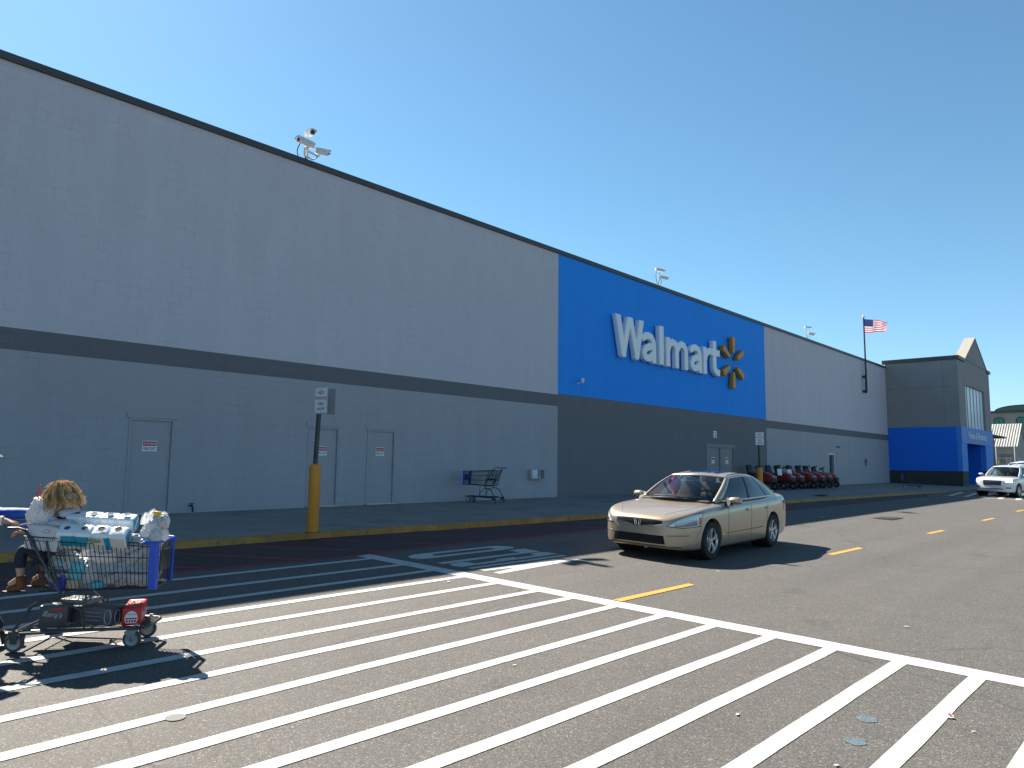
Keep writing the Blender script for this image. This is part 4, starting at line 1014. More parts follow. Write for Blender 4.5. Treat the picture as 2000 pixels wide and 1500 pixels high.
for sg in (1, -1): b.tube([ec+Vector((.014, sg*.034, .040)), ec+Vector((.014, sg*.019, 0)), ec+Vector((.014, sg*.026, -.042))], .0075, 6)
b.tube([ec+Vector((.014, -.02, 0)), ec+Vector((.014, .02, 0))], .007, 6); b.build('emblem_frame', m_chrome, gr)
# lower intake, bumper creases, lip
patch('lower_grille', m_well, lambda u, v: (3, (-.50+1.0*u)*(1-.06*v), .285+.14*v), dx, 24, 6, .006)
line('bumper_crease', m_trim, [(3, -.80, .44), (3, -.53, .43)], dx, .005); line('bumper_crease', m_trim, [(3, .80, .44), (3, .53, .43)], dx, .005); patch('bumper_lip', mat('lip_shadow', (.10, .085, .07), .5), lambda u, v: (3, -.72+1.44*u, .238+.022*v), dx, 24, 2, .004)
for sg in (1, -1):
    dy = (0, -sg, 0)
    for x in (-.62, -1.63, -2.40): line('door_seam', m_trim, [(x, sg*3, .30), (x-.01 if x > -2 else x, sg*3, .60), (x-.05 if x > -2 else x-.10, sg*3, .90)], dy, .0035, .0)
    line('bumper_seam', m_trim, [(.36, sg*3, .595), (.50, sg*3, .40)], dy, .003, 0); line('bumper_seam', m_trim, [(.36, sg*3, .595), (.78, sg*3, .56)], dy, .003, 0)
    patch('side_moulding', m_trim, lambda u, v: (-.52-1.72*u, sg*3, .415+.011*v+.02*u), dy, 20, 1, .005, thick=.008)
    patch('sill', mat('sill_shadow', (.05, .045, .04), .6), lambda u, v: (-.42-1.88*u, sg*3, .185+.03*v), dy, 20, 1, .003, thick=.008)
    for x in (-1.50, -2.42):
        p_ = hit((x, sg*3, .80), dy)[0]
        hd = MB().rbox(p_+Vector((0, sg*.014, 0)), (.17, .022, .03), .01).build('door_handle', gold, sedan)
        MB().sphere(p_+Vector((0, sg*.0, -.004)), .05, 12, 8, (1.1, .16, .55)).build('handle_cup', m_trim, hd)
# bonnet shut lines, wipers, sunroof
for sg in (1, -1): line('bonnet_seam', m_trim, [(-.42, sg*.70, 3), (0, sg*.72, 3), (.4, sg*.66, 3), (.72, sg*.46, 3), (.80, sg*.42, 3)], (0, 0, -1), .003, 0)
fr_ = S['front']
for y0, y1 in ((.30, .62), (-.38, .18)):
    P = [fr_(.5-(y0+(y1-y0)*t)/1.5, .03+.05*t*(1-t)*2)+Vector((.012, 0, .016)) for t in np.linspace(0, 1, 10)]
    MB().tube(P, .009, 5).build('wiper', m_trim, sedan)
rf_ = S['roof_fn']
b = MB(); b.grid(lambda u, v: rf_(.14+.40*u, .22+.56*v)+Vector((0, 0, .004)), 10, 10); b.build('sunroof', mat('sunroof_glass', (.01, .015, .025), .04, coat=1), sedan, smooth=60)
for sg in (1, -1): MB().tube([Vector((S['side'](u, 1).x, sg*(S['side'](u, 1).y-.05), rf_(u, .05).z+.004)) for u in np.linspace(.03, .97, 16)], .006, 5).build('roof_gutter', m_trim, sedan)
b = MB(); b.rbox((-3.58, 0, 1.06), (.16, 1.1, .03), .012); b.build('boot_spoiler', gold, sedan, smooth=40)
on_road(sedan, 10.87, 6.45, math.pi+.0304, .942)
# balloon floating over the dashboard of the sedan
M_ = sedan.matrix_basis.copy() if False else Matrix.LocRotScale(sedan.location, sedan.rotation_euler, sedan.scale)
bp = M_ @ Vector((-1.25, -.50, 1.163))
b = MB(); b.lathe([(.001, -.17), (.02, -.168), (.055, -.125), (.098, -.055), (.120, .025), (.115, .08), (.08, .13), (.035, .157), (.001, .162)], seg=24); b.lathe([(.001, -.168), (.018, -.190), (.004, -.194)], seg=10)
bal = b.build('balloon', mat('balloon_pink', (.85, .09, .19), .3, coat=.2, sss=.5), loc=bp); bal.rotation_euler = (R(4), R(-6), 0); tag(bal, 'pink balloon floating inside the sedan behind its windscreen', 'balloon')

# ------------------------------------------------------------------ white SUV with its tailgate up
white = mat('white_paint', (.62, .64, .66), .25, 0, coat=.8)
S = dict(name='suv', label='white SUV with headlights on and tailgate raised, by the store entrance', paint=white,
    plan=[(-4.0, .60), (-3.96, .80), (-3.85, .90), (-3.4, .97), (-2.0, 1.0), (0, .995), (.35, .97), (.6, .90), (.78, .78), (.88, .62), (.93, .40), (.95, .25)],
    top=[(-4.0, 1.05), (-3.95, 1.10), (-3.0, 1.14), (-1.0, 1.14), (-.55, 1.13), (-.3, 1.125), (.1, 1.10), (.5, 1.06), (.75, 1.01), (.88, .94), (.95, .84)],
    bot=[(-4.0, .5), (-3.9, .36), (-3.5, .28), (-.5, .26), (.5, .27), (.8, .29), (.9, .33), (.95, .40)],
    shoulder=[(-4.0, 1.0), (-3.0, 1.08), (-1, 1.06), (-.3, 1.04), (.2, 1.0), (.6, .95), (.85, .86), (.95, .74)],
    rad=.375, arch=.43, wb=3.02, track=.86, tw=.25, spokes=6,
    gh=dict(wb=(-.55, .84, 1.12), rf=(-1.35, .66, 1.66), bb=(-3.9, .84, 1.13), rr=(-3.62, .66, 1.66), bow_b=.07, bow_t=.03, zb=.02, zt=.07, nose_b=.18, nose_t=.10, cz_b=.03, cz_t=.03, tail_b=.08, tail_t=.05, crown=0, bulge=.03,
            cols=[0, .06, .32, .345, .60, .625, .90, 1.0], v=(.06, .88)),
    mirror=(-.75, 1.10, 1.20))
suv = make_car(S); hit, patch, line = S['hit'], S['patch'], S['line']
suv['category'] = 'car'
lit = mat('headlight_lit', (.9, .9, .9), .2, emit=((1, .98, .94), .9))
for sg in (1, -1):
    d, O = diag(sg)
    hl = patch('headlight', m_refl, lambda u, v: O(-.22+.44*u, .80+.16*v+.03*u), d, 10, 5, .006, thick=.02)
    patch('lamp_strip', lit, lambda u, v: O(-.20+.38*u, .815+.045*v+.02*u), d, 10, 2, .012, hl, .006)
    patch('lamp_strip', lit, lambda u, v: O(-.12+.32*u, .91+.045*v+.03*u), d, 10, 2, .012, hl, .006)
    patch('lamp_strip', lit, lambda u, v: O(-.20+.05*u, .815+.13*v), d, 2, 4, .013, hl, .006)
    patch('fog_lamp', m_trim, lambda u, v: O(-.18+.26*u, .49+.06*v), d, 8, 2, .006, thick=.015)
    line('door_seam', m_trim, [(-.8, sg*3, .4), (-.82, sg*3, 1.05)], (0, -sg, 0), .004, 0); line('door_seam', m_trim, [(-1.85, sg*3, .4), (-1.87, sg*3, 1.05)], (0, -sg, 0), .004, 0)
    patch('sill', m_trim, lambda u, v: (-.45-2.1*u, sg*3, .27+.09*v), (0, -sg, 0), 20, 2, .004, thick=.01)
    for x in (-1.7, -2.75):
        p_ = hit((x, sg*3, .98), (0, -sg, 0))[0]; MB().rbox(p_+Vector((0, sg*.014, 0)), (.2, .025, .035), .01).build('door_handle', white, suv)
    MB().tube([Vector((S['side'](u, 1).x, sg*(S['side'](u, 1).y-.03), S['roof_fn'](u, .05).z+(.05 if .06 < u < .94 else .0))) for u in np.linspace(.04, .96, 14)], .017, 6).build('roof_rail', m_trim, suv)
gr = patch('grille', m_trim, lambda u, v: (3, -.42+.84*u, .66+.22*v), dx, 16, 6, .006)
b = MB()
def fr_pt(y, z): return hit((3, y, z), dx)[0]+Vector((.012, 0, 0))
b.tube([fr_pt(y, z) for y, z in ((-.43, .65), (0, .65), (.43, .65), (.44, .77), (.43, .89), (0, .89), (-.43, .89), (-.44, .77))], .018, 6, closed=True); b.build('grille_frame', m_chrome, gr)
b = MB()
for z in (.71, .77, .83): b.tube([fr_pt(y, z)-Vector((.004, 0, 0)) for y in np.linspace(-.38, .38, 9)], .01, 5)
b.build('grille_slat', m_refl, gr)
patch('lower_grille', m_trim, lambda u, v: (3, -.50+1.0*u, .43+.045*v), dx, 16, 2, .005)
patch('skid_plate', mat('silver_plastic', (.4, .41, .42), .4, .4), lambda u, v: (3, -.62+1.24*u, .375+.035*v), dx, 16, 2, .006)
# raised tailgate and the dark load bay
b = MB(); b.loft([[Vector((x, y, z+dz)) for y, dz in ((-.88*k, -.20), (-.70*k, -.03), (-.3*k, .05), (.3*k, .05), (.70*k, -.03), (.88*k, -.20), (.68*k, -.12), (0, -.02), (-.68*k, -.12))] for x, z, k in ((-3.66, 1.73, .9), (-3.95, 1.83, 1.0), (-4.3, 1.93, 1.02), (-4.75, 1.98, 1.0), (-4.98, 1.95, .94))])
tg = b.build('tailgate', white, suv, smooth=40)
b = MB(); b.grid(lambda u, v: Vector((-3.78-.80*u, -.66+1.32*v, 1.855+.20*u-.04*u*u-.30*(v-.5)**2)), 8, 8); b.build('tailgate_window', MATS['dark_glass'], tg, smooth=60)
for sg in (1, -1): MB().cyl((-3.72, sg*.72, 1.35), (-4.2, sg*.70, 1.90), .014, seg=6).build('gas_strut', m_trim, tg)
b = MB(); b.tube([(-2.9, 0, 1.76), (-3.02, 0, 1.86)], .012, 5); b.build('antenna', m_trim, suv)
on_road(suv, 45.6, 6.98, math.pi-R(9), .95)
# ================================================================== SHOPPING CARTS
m_wire = mat('cart_wire', (.045, .055, .07), .4, .6)
m_frame = mat('cart_frame', (.055, .062, .066), .4, .4, var=.1, vscale=12)
m_cblue = mat('cart_blue', (.015, .08, .50), .4, var=.05, vscale=10)
m_caster = mat('caster_rubber', (.06, .06, .062), .6); m_hub = mat('caster_hub', (.30, .31, .32), .4, .3)
def bilerp(a, b, c, d, u, v): return (Vector(a)*(1-u)+Vector(b)*u)*(1-v)+(Vector(c)*(1-u)+Vector(d)*u)*v
def make_cart(name, label):
    t = thing(name, label, 'shopping cart')
    hw0, hw1 = .275, .205
    TR, TF, BR, BF = .875, .825, .445, .475          # top/bottom heights rear/front
    X0t, X0b, X1t, X1b = -.01, .13, .95, .955
    w = MB(); rr = .0031
    def sp(sg, u, v):     # side panel: u rear..front, v bottom..top
        return bilerp((X0b, sg*hw0*.88, BR), (X1b, sg*hw1*.9, BF), (X0t, sg*hw0, TR), (X1t, sg*hw1, TF), u, v)
    for sg in (-1, 1):
        for k in range(30): w.tube([sp(sg, k/29, 0), sp(sg, k/29, 1)], rr, 5)
        for v in (.0, .34, .67, .93): w.tube([sp(sg, 0, v), sp(sg, 1, v)], rr*1.25, 5)
        w.tube([sp(sg, 0, 1), sp(sg, 1, 1)], .0055, 6)
    for k in range(12):
        a = sp(-1, 1, 0).lerp(sp(1, 1, 0), k/11); b_ = sp(-1, 1, 1).lerp(sp(1, 1, 1), k/11); w.tube([a, b_], rr, 5)
        a2 = sp(-1, 0, 0).lerp(sp(1, 0, 0), k/11); w.tube([a2, a], rr, 5); w.tube([a2, sp(-1, 0, 1).lerp(sp(1, 0, 1), k/11)], rr, 5)
    for v in (0, .33, .67, 1): w.tube([sp(-1, 1, v), sp(1, 1, v)], rr*1.3, 5); w.tube([sp(-1, 0, v), sp(1, 0, v)], rr*1.3, 5)
    for u in (.2, .4, .6, .8): w.tube([sp(-1, u, 0), sp(1, u, 0)], rr*1.2, 5)
    w.build('basket', m_wire, t)
    # blue corner guards and rail caps at the front
    for sg in (-1, 1):
        g = MB()
        secs = []
        for v in np.linspace(-.03, 1.03, 8):
            c = sp(sg, 1, v); secs.append([c+Vector(q) for q in ((.016, 0, 0), (.010, sg*.016, 0), (-.045, sg*.016, 0), (-.045, sg*.006, 0), (-.004, sg*.004, 0), (-.004, -sg*.03, 0), (.016, -sg*.035, 0))])
        g.loft(secs)
        c0 = sp(sg, 1, 1); c1 = sp(sg, .90, 1); g.tube([c0+Vector((.0, 0, .004)), c1+Vector((0, 0, .004))], .013, 8)
        g.build('corner_guard', m_cblue, t, smooth=40)
    g = MB(); g.tube([sp(-1, 1, 1)+Vector((.008, 0, .004)), sp(1, 1, 1)+Vector((.008, 0, .004))], .012, 8); g.build('front_rail', m_cblue, t)
    g = MB(); c = sp(-1, 1, .5).lerp(sp(1, 1, .5), .5); g.rbox(c+Vector((.012, 0, .03)), (.008, .24, .16), .003); g.build('advert_panel', mat('panel_dark', (.03, .033, .035), .4), t)
    # seat flap, child seat
    fl = MB()
    q = lambda u, v: bilerp((.30, -.25, .60), (.30, .25, .60), (.20, -.26, TR), (.20, .26, TR), u, v)
    for k in range(11): fl.tube([q(k/10, 0), q(k/10, 1)], rr, 5)
    for v in (0, .5, 1): fl.tube([q(0, v), q(1, v)], rr*1.3, 5)
    for k in range(10): y = -.23+.46*k/9; fl.tube([(.04, y, .64), (.30, y, .60)], rr, 5)
    fl.tube([(.04, -.24, .64), (.04, .24, .64)], rr*1.3, 5)
    fl.build('child_seat', m_wire, t)
    g = MB(); g.rbox((.17, 0, .632), (.22, .40, .014), .005, Matrix.Rotation(R(8), 3, 'Y')); g.build('seat_pad', mat('seat_flap', (.05, .055, .06), .5), t)
    # handle and side frames
    h = MB(); h.tube([(-.115, y, .935) for y in np.linspace(-.27, .27, 9)], .0165, 10); h.build('handle', mat('handle_grip', (.03, .08, .32), .45), t)
    for sg in (-1, 1):
        f = MB()
        y0 = sg*.285
        f.tube([(-.125, y0, .937), (-.05, y0, .94), (.0, y0, .925), (.03, y0, .88), (.16, y0*.97, .66), (.285, y0*.9, .44)], [.013, .013, .014, .0155, .0155, .0155], 8, flat=.75)
        f.tube([(.285, y0*.9, .44), (.27, y0*.9, .395), (.16, y0*.92, .385), (.09, y0*.95, .34), (.02, y0*.98, .22), (-.03, y0*1.0, .145), (.02, y0*.98, .135), (.5, sg*.235, .155), (.86, sg*.19, .160)], .0125, 8)
        f.tube([(.285, y0*.9, .44), (.21, y0*.94, .64), (.155, y0*.95, .84)], .009, 6)
        f.build('side_frame', m_frame, t)
        f = MB(); f.tube([(.28, y0*.9, .385), (.42, y0*.7, .30), (.46, sg*.20, .165)], .009, 6); f.tube([(.45, sg*.2, .44), (.46, sg*.21, .165)], .008, 6); f.build('brace', m_frame, t)
    # lower tray
    tr = MB()
    tr.tube([(.10, -.26, .15), (.82, -.19, .160), (.895, -.165, .162), (.92, -.12, .163), (.92, .12, .163), (.895, .165, .162), (.82, .19, .160), (.10, .26, .15)], .0125, 8)
    for k in range(9): y = -.18+.36*k/8; tr.tube([(.08, y*1.1, .164), (.905, y*.9, .170)], .0042, 5)
    for x in (.1, .5, .9): tr.tube([(x, -.25+.07*x, .152+.008*x), (x, .25-.07*x, .152+.008*x)], .007, 6)
    tr.tube([(-.02, -.28, .145), (-.02, .28, .145)], .011, 8)
    tr.build('tray', m_frame, t)
    # casters
    for x, y, tl in ((0, -.29, .0), (0, .29, 0), (.83, -.165, -.03), (.83, .165, -.03)):
        f = MB(); r = .070
        for d in (-.021, .021): f.prism([(-.028, .05), (.03, .14), (-.035, .14), (-.05+tl, .115), (-.022, .045)] if x else [(.02, .05), (.035, .145), (-.045, .145), (-.02, .05)], lambda a, b_, s_: (x+a-(.0 if not x else 0), y+d+(.004 if s_ else 0), b_+.012))
        f.cyl((x+.0, y, .150), (x, y, .19 if x else .155), .016, seg=10)
        fo = f.build('caster_fork', m_hub if x else m_frame, t, smooth=30)
        wx = x-.02 if x else x
        wh = MB(); wh.lathe([(r*.70, -.015), (r*.95, -.015), (r, -.008), (r, .008), (r*.95, .015), (r*.70, .015)], (wx, y, r), (0, 1, 0), 28, cap=False)
        wo = wh.build('wheel', m_caster, t, smooth=50)
        hb = MB(); hb.lathe([(.001, -.017), (r*.2, -.017), (r*.24, -.013), (r*.64, -.011), (r*.72, -.014), (r*.72, .014), (r*.64, .011), (r*.24, .013), (r*.2, .017), (.001, .017)], (wx, y, r), (0, 1, 0), 28)
        hb.build('hub', m_hub, wo, smooth=40)
    return t
cart = make_cart('shopping_cart', 'loaded shopping cart with blue front corners pushed over the crosswalk')
CX, CY, CYAW = 1.800, 6.878, R(-40.5)
on_road(cart, CX, CY, CYAW)
CM = Matrix.Translation((CX, CY, rz(CY))) @ TILT @ Matrix.Rotation(CYAW, 4, 'Z')
def cart_copy(label, x, y, z, yaw, s):
    c = copy_tree(cart); c.location = (x, y, z); c.rotation_euler = (0, 0, yaw); c.scale = (s, s, s); c['label'] = label; return c
cart_copy('empty blue-cornered cart standing alone by the wall, left of the utility box', 15.45, 14.75, .155, R(110), 1.1)
cart_copy('empty cart on the dark sidewalk before the blue entrance flank', 48.5, 11.35, .09, R(110), 1.0)

# ------------------------------------------------------------------ goods in the near cart (own things, placed in the cart's frame)
def plastic(name, col, tr=.4, rough=.32):
    m = bpy.data.materials.new(name); m.use_nodes = True; t_ = m.node_tree; N = t_.nodes; L = t_.links; b = N['Principled BSDF']
    b.inputs['Base Color'].default_value = (*col, 1); b.inputs['Roughness'].default_value = rough
    tl = N.new('ShaderNodeBsdfTranslucent'); tl.inputs[0].default_value = (*col, 1); ms = N.new('ShaderNodeMixShader'); ms.inputs[0].default_value = tr
    n = N.new('ShaderNodeTexNoise'); n.inputs['Scale'].default_value = 26; n.inputs['Detail'].default_value = 7; n.inputs['Distortion'].default_value = 1.4
    tc = N.new('ShaderNodeTexCoord'); L.new(tc.outputs['Object'], n.inputs['Vector'])
    bu = N.new('ShaderNodeBump'); bu.inputs['Strength'].default_value = .75; bu.inputs['Distance'].default_value = .012; L.new(n.outputs['Fac'], bu.inputs['Height']); L.new(bu.outputs[0], b.inputs['Normal'])
    L.new(b.outputs[0], ms.inputs[1]); L.new(tl.outputs[0], ms.inputs[2]); L.new(ms.outputs[0], N['Material Output'].inputs[0]); MATS[name] = m; return m
m_bag = plastic('bag_plastic', (.72, .735, .76))
m_print = mat('bag_print', (.11, .13, .22), .5)
def blob(c, size, seed, amp=.22, sub=4, box=0.):
    """crumpled bag body: noise-creased ball, squared off by box"""
    bm = bmesh.new(); bmesh.ops.create_icosphere(bm, subdivisions=sub, radius=1)
    s0 = Vector((seed*7.3, seed*3.1, seed*1.7)); rnd = random.Random(seed); vs = []
    for v in bm.verts:
        d = v.co.normalized(); p = d.copy()
        if box:
            m_ = max(abs(d.x), abs(d.y), abs(d.z)); p = d.lerp(d/m_*.86, box)
        n1 = noise.noise(d*1.5+s0); n2 = abs(noise.noise(d*3.0+s0*1.3)); n3 = abs(noise.noise(d*6.5+s0*.7))+.5*abs(noise.noise(d*14+s0))
        p *= 1+amp*(n1*.9-n2*.85+.25)-amp*.55*n3
        vs.append(Vector(c)+Vector((p.x*size[0], p.y*size[1], p.z*size[2])))
    m = MB().add(vs, [tuple(v.index for v in f.verts) for f in bm.faces]); bm.free(); return m
def bag_print(mb, txt, org, dr, h, rot, parent, m=None, w=None, up=(0, 0, 1)):
    """print lettering onto a bag: text vertices cast along dr onto its surface"""
    tree = BVHTree.FromPolygons([Vector(q) for q in mb.v], mb.f)
    d = Vector(dr).normalized(); upv = Vector(up); rt = d.cross(upv).normalized(); upv = rt.cross(d)
    t = text_mb(txt, h, w, res=2, off=.01); cr, sr = math.cos(rot), math.sin(rot); vs = []
    for a, b, _ in t.v:
        q = Vector(org)+rt*(a*cr-b*sr)+upv*(a*sr+b*cr)-d*.5; hh = tree.ray_cast(q, d)
        vs.append(hh[0]-d*.0035 if hh[0] else Vector(org))
    t.v = [tuple(v) for v in vs]
    return t.build('print', m or m_print, parent, smooth=0, fix=False)
NEAR = Vector((0, -1, 0))
def handles(parent, c, wd, ht, seed, m=None, tie=0):
    """two crumpled strap loops standing up from the bag"""
    rnd = random.Random(seed)
    for k, sy in enumerate((-1, 1)):
        P = []; W_ = []
        dx = rnd.uniform(-.03, .03)
        for i in range(15):
            a = math.pi*i/14
            P.append(Vector(c)+Vector((-wd*math.cos(a)*(1-.35*math.sin(a))+dx*math.sin(a), sy*.028+rnd.uniform(-.004, .004), ht*math.sin(a)**.7*(1+.12*sy))))
        b = MB(); vs = []
        for i, p_ in enumerate(P):
            t_ = (P[min(14, i+1)]-P[max(0, i-1)]).normalized(); n_ = Vector((0, 1, 0)); ww = .020*(1-.45*math.sin(math.pi*i/14))+.006
            s_ = t_.cross(n_).normalized()
            vs += [p_-s_*ww+n_*rnd.uniform(-.006, .006), p_-s_*ww*.3+n_*.010, p_+s_*ww*.3-n_*.008, p_+s_*ww+n_*rnd.uniform(-.006, .006)]
        fs = [(4*i+j, 4*i+j+1, 4*i+5+j, 4*i+4+j) for i in range(14) for j in range(3)]
        b.add(vs, fs); b.build('strap', m or m_bag, parent, smooth=60, fix=False)
def put(o): o.matrix_world = CM; return o
GB = 'plastic bags in the loaded cart'
bags = [((.25, -.10, .60), (.15, .12, .15), 'white bag low at the rear of the loaded cart beside the blue jug', 'Walmart', .02),
        ((.43, -.09, .56), (.13, .10, .12), 'white bag on the cart floor below the paper pack', None, 0),
        ((.60, -.09, .57), (.14, .11, .12), 'white printed bag low in the middle of the cart basket', 'Walmart', .25),
        ((.81, -.06, .58), (.15, .12, .12), 'white printed bag at the bottom front corner of the cart', 'Walmart', -.1),
        ((.55, -.07, .74), (.16, .12, .11), 'bluish white bag under the right half of the paper pack', 'Walmart', .1),
        ((.77, -.06, .75), (.17, .12, .12), 'white bag at the cart rim behind the blue corner guard', 'Walmart', .5),
        ((.40, .12, .62), (.17, .12, .18), 'white bag hidden on the far side of the loaded cart', None, 0),
        ((.72, .10, .64), (.19, .10, .20), 'tall white bag at the far front side of the cart', None, 0)]
for i, (c, sz, lab, txt, rot) in enumerate(bags):
    mb = blob(c, sz, i+3, .27, 5)
    # keep the bag inside the wires
    mb.v = [(min(x, .935), max(min(y, .245-.06*x), -(.245-.055*x)-.012), max(z, .452)) for x, y, z in mb.v]
    o = mb.build('plastic_bag', m_bag, smooth=180); tag(o, lab, 'bag', GB)
    if txt: bag_print(mb, txt, (c[0], c[1], c[2]+.01), (0, 1, 0), .032, rot, o)
    if txt and i in (2, 5): bag_print(mb, txt, (c[0]+.04, c[1], c[2]-.06), (0, 1, 0), .026, rot+.3, o)
    put(o)
# coloured goods showing through the wires
j = thing('detergent_jug', 'blue detergent jug seen through the wires at the rear of the cart', 'jug')
b = MB(); b.loft([[Vector((.24+sx*math.cos(a), -.175+sy*math.sin(a), z)) for a in np.linspace(0, 2*math.pi, 17)[:-1]] for z, sx, sy in ((.455, .05, .035), (.47, .058, .04), (.58, .058, .04), (.63, .045, .034), (.655, .02, .02))]); b.build('bottle', mat('jug_blue', (.03, .06, .42), .35), j)
b = MB(); b.cyl((.24, -.175, .655), (.24, -.175, .69), .022, seg=14); b.build('cap', mat('jug_cap', (.12, .5, .6), .4), j); put(j)
b = MB().rbox((.36, -.185, .60), (.11, .05, .14), .02, Matrix.Rotation(R(12), 3, 'Y')); o = b.build('wipes_pack', mat('pack_teal', (.12, .46, .52), .4, var=.2, vscale=9), smooth=40); tag(o, 'teal packet pressed against the cart wires beside the blue jug', 'packet'); put(o)
b = MB().rbox((.345, -.195, .50), (.10, .04, .07), .015); o = b.build('food_box', mat('box_peach', (.52, .36, .26), .5, var=.15, vscale=12), smooth=40); tag(o, 'small peach coloured box at the bottom of the cart basket', 'box'); put(o)
b = MB().rbox((.52, -.185, .49), (.10, .05, .05), .015, Matrix.Rotation(R(-10), 3, 'Y')); o = b.build('snack_packet', mat('packet_cyan', (.06, .40, .55), .35, var=.25, vscale=14), smooth=40); tag(o, 'bright cyan packet sagging through the cart floor wires', 'packet'); put(o)

# toilet paper pack lying across the top of the load
tp = thing('toilet_paper_pack', 'shrink-wrapped pack of white toilet rolls with blue label on top of the cart', 'toilet paper')
m_wrap = mat('wrap_white', (.66, .71, .76), .3, var=.04, vscale=14, bump=.35, bscale=22, coat=.35)
m_core = mat('core_shade', (.07, .075, .08), .8); m_lblue = mat('label_blue', (.015, .27, .45), .35, var=.08, vscale=8); m_lcream = mat('label_cream', (.60, .57, .50), .45); m_lgreen = mat('label_green', (.03, .16, .10), .45)
RR, LL = .0645, .125
def roll_frame(k, row):
    tilt = R(38) if row == 0 else R(20)
    org = Vector((.283+.1275*k, -.144, .812)) if row == 0 else Vector((.268+.1275*k, -.015, .922))
    ax = Vector((.04, -math.sin(tilt), math.cos(tilt))).normalized()
    x = Vector((1, 0, -.03)).normalized(); x = (x-ax*x.dot(ax)).normalized(); y = ax.cross(x)
    return org, ax, x, y
def squircle(a, r_): c_, s_ = abs(math.cos(a)), abs(math.sin(a)); return r_/(c_**7+s_**7)**(1/7)
PITCH_R = .1275
def groove(s_):
    t_ = (s_/PITCH_R+.5) % 1; return math.exp(-(min(t_, 1-t_)/.10)**2) if -.03 < s_ < 3*PITCH_R+.03 else 0.
def row_len(row): return .165 if row == 0 else .125
def pack_pt(row, s_, yy, h_): o_, ax, x, y = roll_frame(0, row); return o_+x*s_+y*yy+ax*h_
for row in (0, 1):
    LLr = row_len(row); wr = MB(); secs = []
    ends = [(-RR-.004, .62), (-RR, .80), (-RR+.008, .93), (-RR+.02, 1.0)]; s1 = 3*PITCH_R
    ss = ends+[(s_, 1.0) for s_ in np.linspace(-RR+.03, s1+RR-.03, 60)]+[(s1-e, k) for e, k in [(-RR+.02, 1.0), (-RR+.008, .93), (-RR, .80), (-RR-.004, .62)]]
    for s_, k in ss:
        g_ = groove(s_); ring = []
        for q in range(32):
            a = 2*math.pi*(q+.5)/32; c_, sn = math.cos(a), math.sin(a); m_ = (abs(c_)**7+abs(sn)**7)**(1/7); u, v = c_/m_, sn/m_
            jit = .0016*noise.noise(Vector((s_*38, a*2.2, row*5)))
            ring.append(pack_pt(row, s_, RR*u*(1-.13*g_)*(.6+.4*k)+jit, LLr/2+LLr/2*v*(1-.075*g_ if v > 0 else 1)*(.75+.25*k)+jit))
        secs.append(ring)
    wr.loft(secs); wr.build('rolls', m_wrap, tp, smooth=60)
for row in (0, 1):
    for k in range(4):
        o_, ax, x, y = roll_frame(k, row); h_ = row_len(row)
        c = MB(); c.lathe([(.001, h_+.0012), (.0225, h_+.0012)], o_, ax, 20, cap=False); c.lathe([(.0225, h_+.001), (.0235, h_+.004), (.0265, h_+.003), (.0275, h_-.001)], o_, ax, 20, cap=False, mi=1); c.build('roll_core', [m_core, m_wrap], tp)  # flat dark disc paints the shade inside the hollow core
def face(s0, s1, h0, h1, m, grow=.003, sk=0.):
    def f(u, v):
        s_ = s0+(s1-s0)*u+sk*v; return pack_pt(0, s_, -(RR*(1-.13*groove(s_))+grow), h0+(h1-h0)*v)
    MB().grid(f, 24, 5).build('label', m, tp, smooth=60, fix=False)
face(-.055, .15, .035, .143, m_lblue, .003, .03); face(.15, .262, .01, .143, m_lcream, .003, .03); face(.29, .335, .01, .143, m_lblue, .0035, .0); face(.335, .437, .01, .143, m_lcream); face(-.055, .16, .006, .035, m_lcream)
for row in (0, 1):
    e_ = 3*PITCH_R+RR+.006; L_r = row_len(row)
    MB().grid(lambda u, v: pack_pt(row, e_+.003*noise.noise(Vector((u*6, v*6, row))), -.050+.10*u, .012+(L_r-.024)*v), 8, 8).build('end_label', m_lblue, tp, smooth=60, fix=False)
    g = MB()
    for q_ in range(4): g.tube([pack_pt(row, e_+.004, -.04+.02*q_, .03+.018*q_), pack_pt(row, e_+.004, -.015+.016*q_, .05+.018*q_)], .005, 5)
    g.build('end_print', m_lcream, tp)
g = MB(); P = [pack_pt(0, .215+.05*math.cos(a), -(RR+.006), .112+.017*math.sin(a)) for a in np.linspace(0, 2*math.pi, 25)[:-1]]
g.tube(P, .0026, 4, closed=True); P = [pack_pt(0, .18+.006*i, -(RR+.007), .112+.007*math.sin(i*1.9)) for i in range(13)]; g.tube(P, .0026, 4); g.build('brand_mark', m_lgreen, tp)
put(tp)

# upright bag at the front corner, with things sticking out
mb = blob((.885, -.06, .885), (.105, .09, .125), 21, .36, 5); o = mb.build('plastic_bag', m_bag, smooth=180); tag(o, 'full white printed bag standing open at the front corner of the cart', 'bag', GB)
bag_print(mb, 'Walmart', (.87, -.06, .86), (0, 1, 0), .026, .05, o); handles(o, (.835, -.07, .965), .030, .095, 4); handles(o, (.94, -.05, .975), .022, .07, 5)
put(o)
mb = blob((.945, -.06, .985), (.045, .055, .065), 61, .4, 4); o = mb.build('plastic_bag', m_bag, smooth=180); tag(o, 'crumpled white bag mouth at the right of the front bag straps', 'bag', GB); put(o)
b = MB().rbox((.885, -.045, 1.02), (.06, .03, .10), .01, Matrix.Rotation(R(10), 3, 'Y')); o = b.build('snack_packet', mat('packet_yellow', (.62, .40, .02), .4), smooth=40); tag(o, 'yellow packet poking out of the bag at the cart front', 'packet'); put(o)
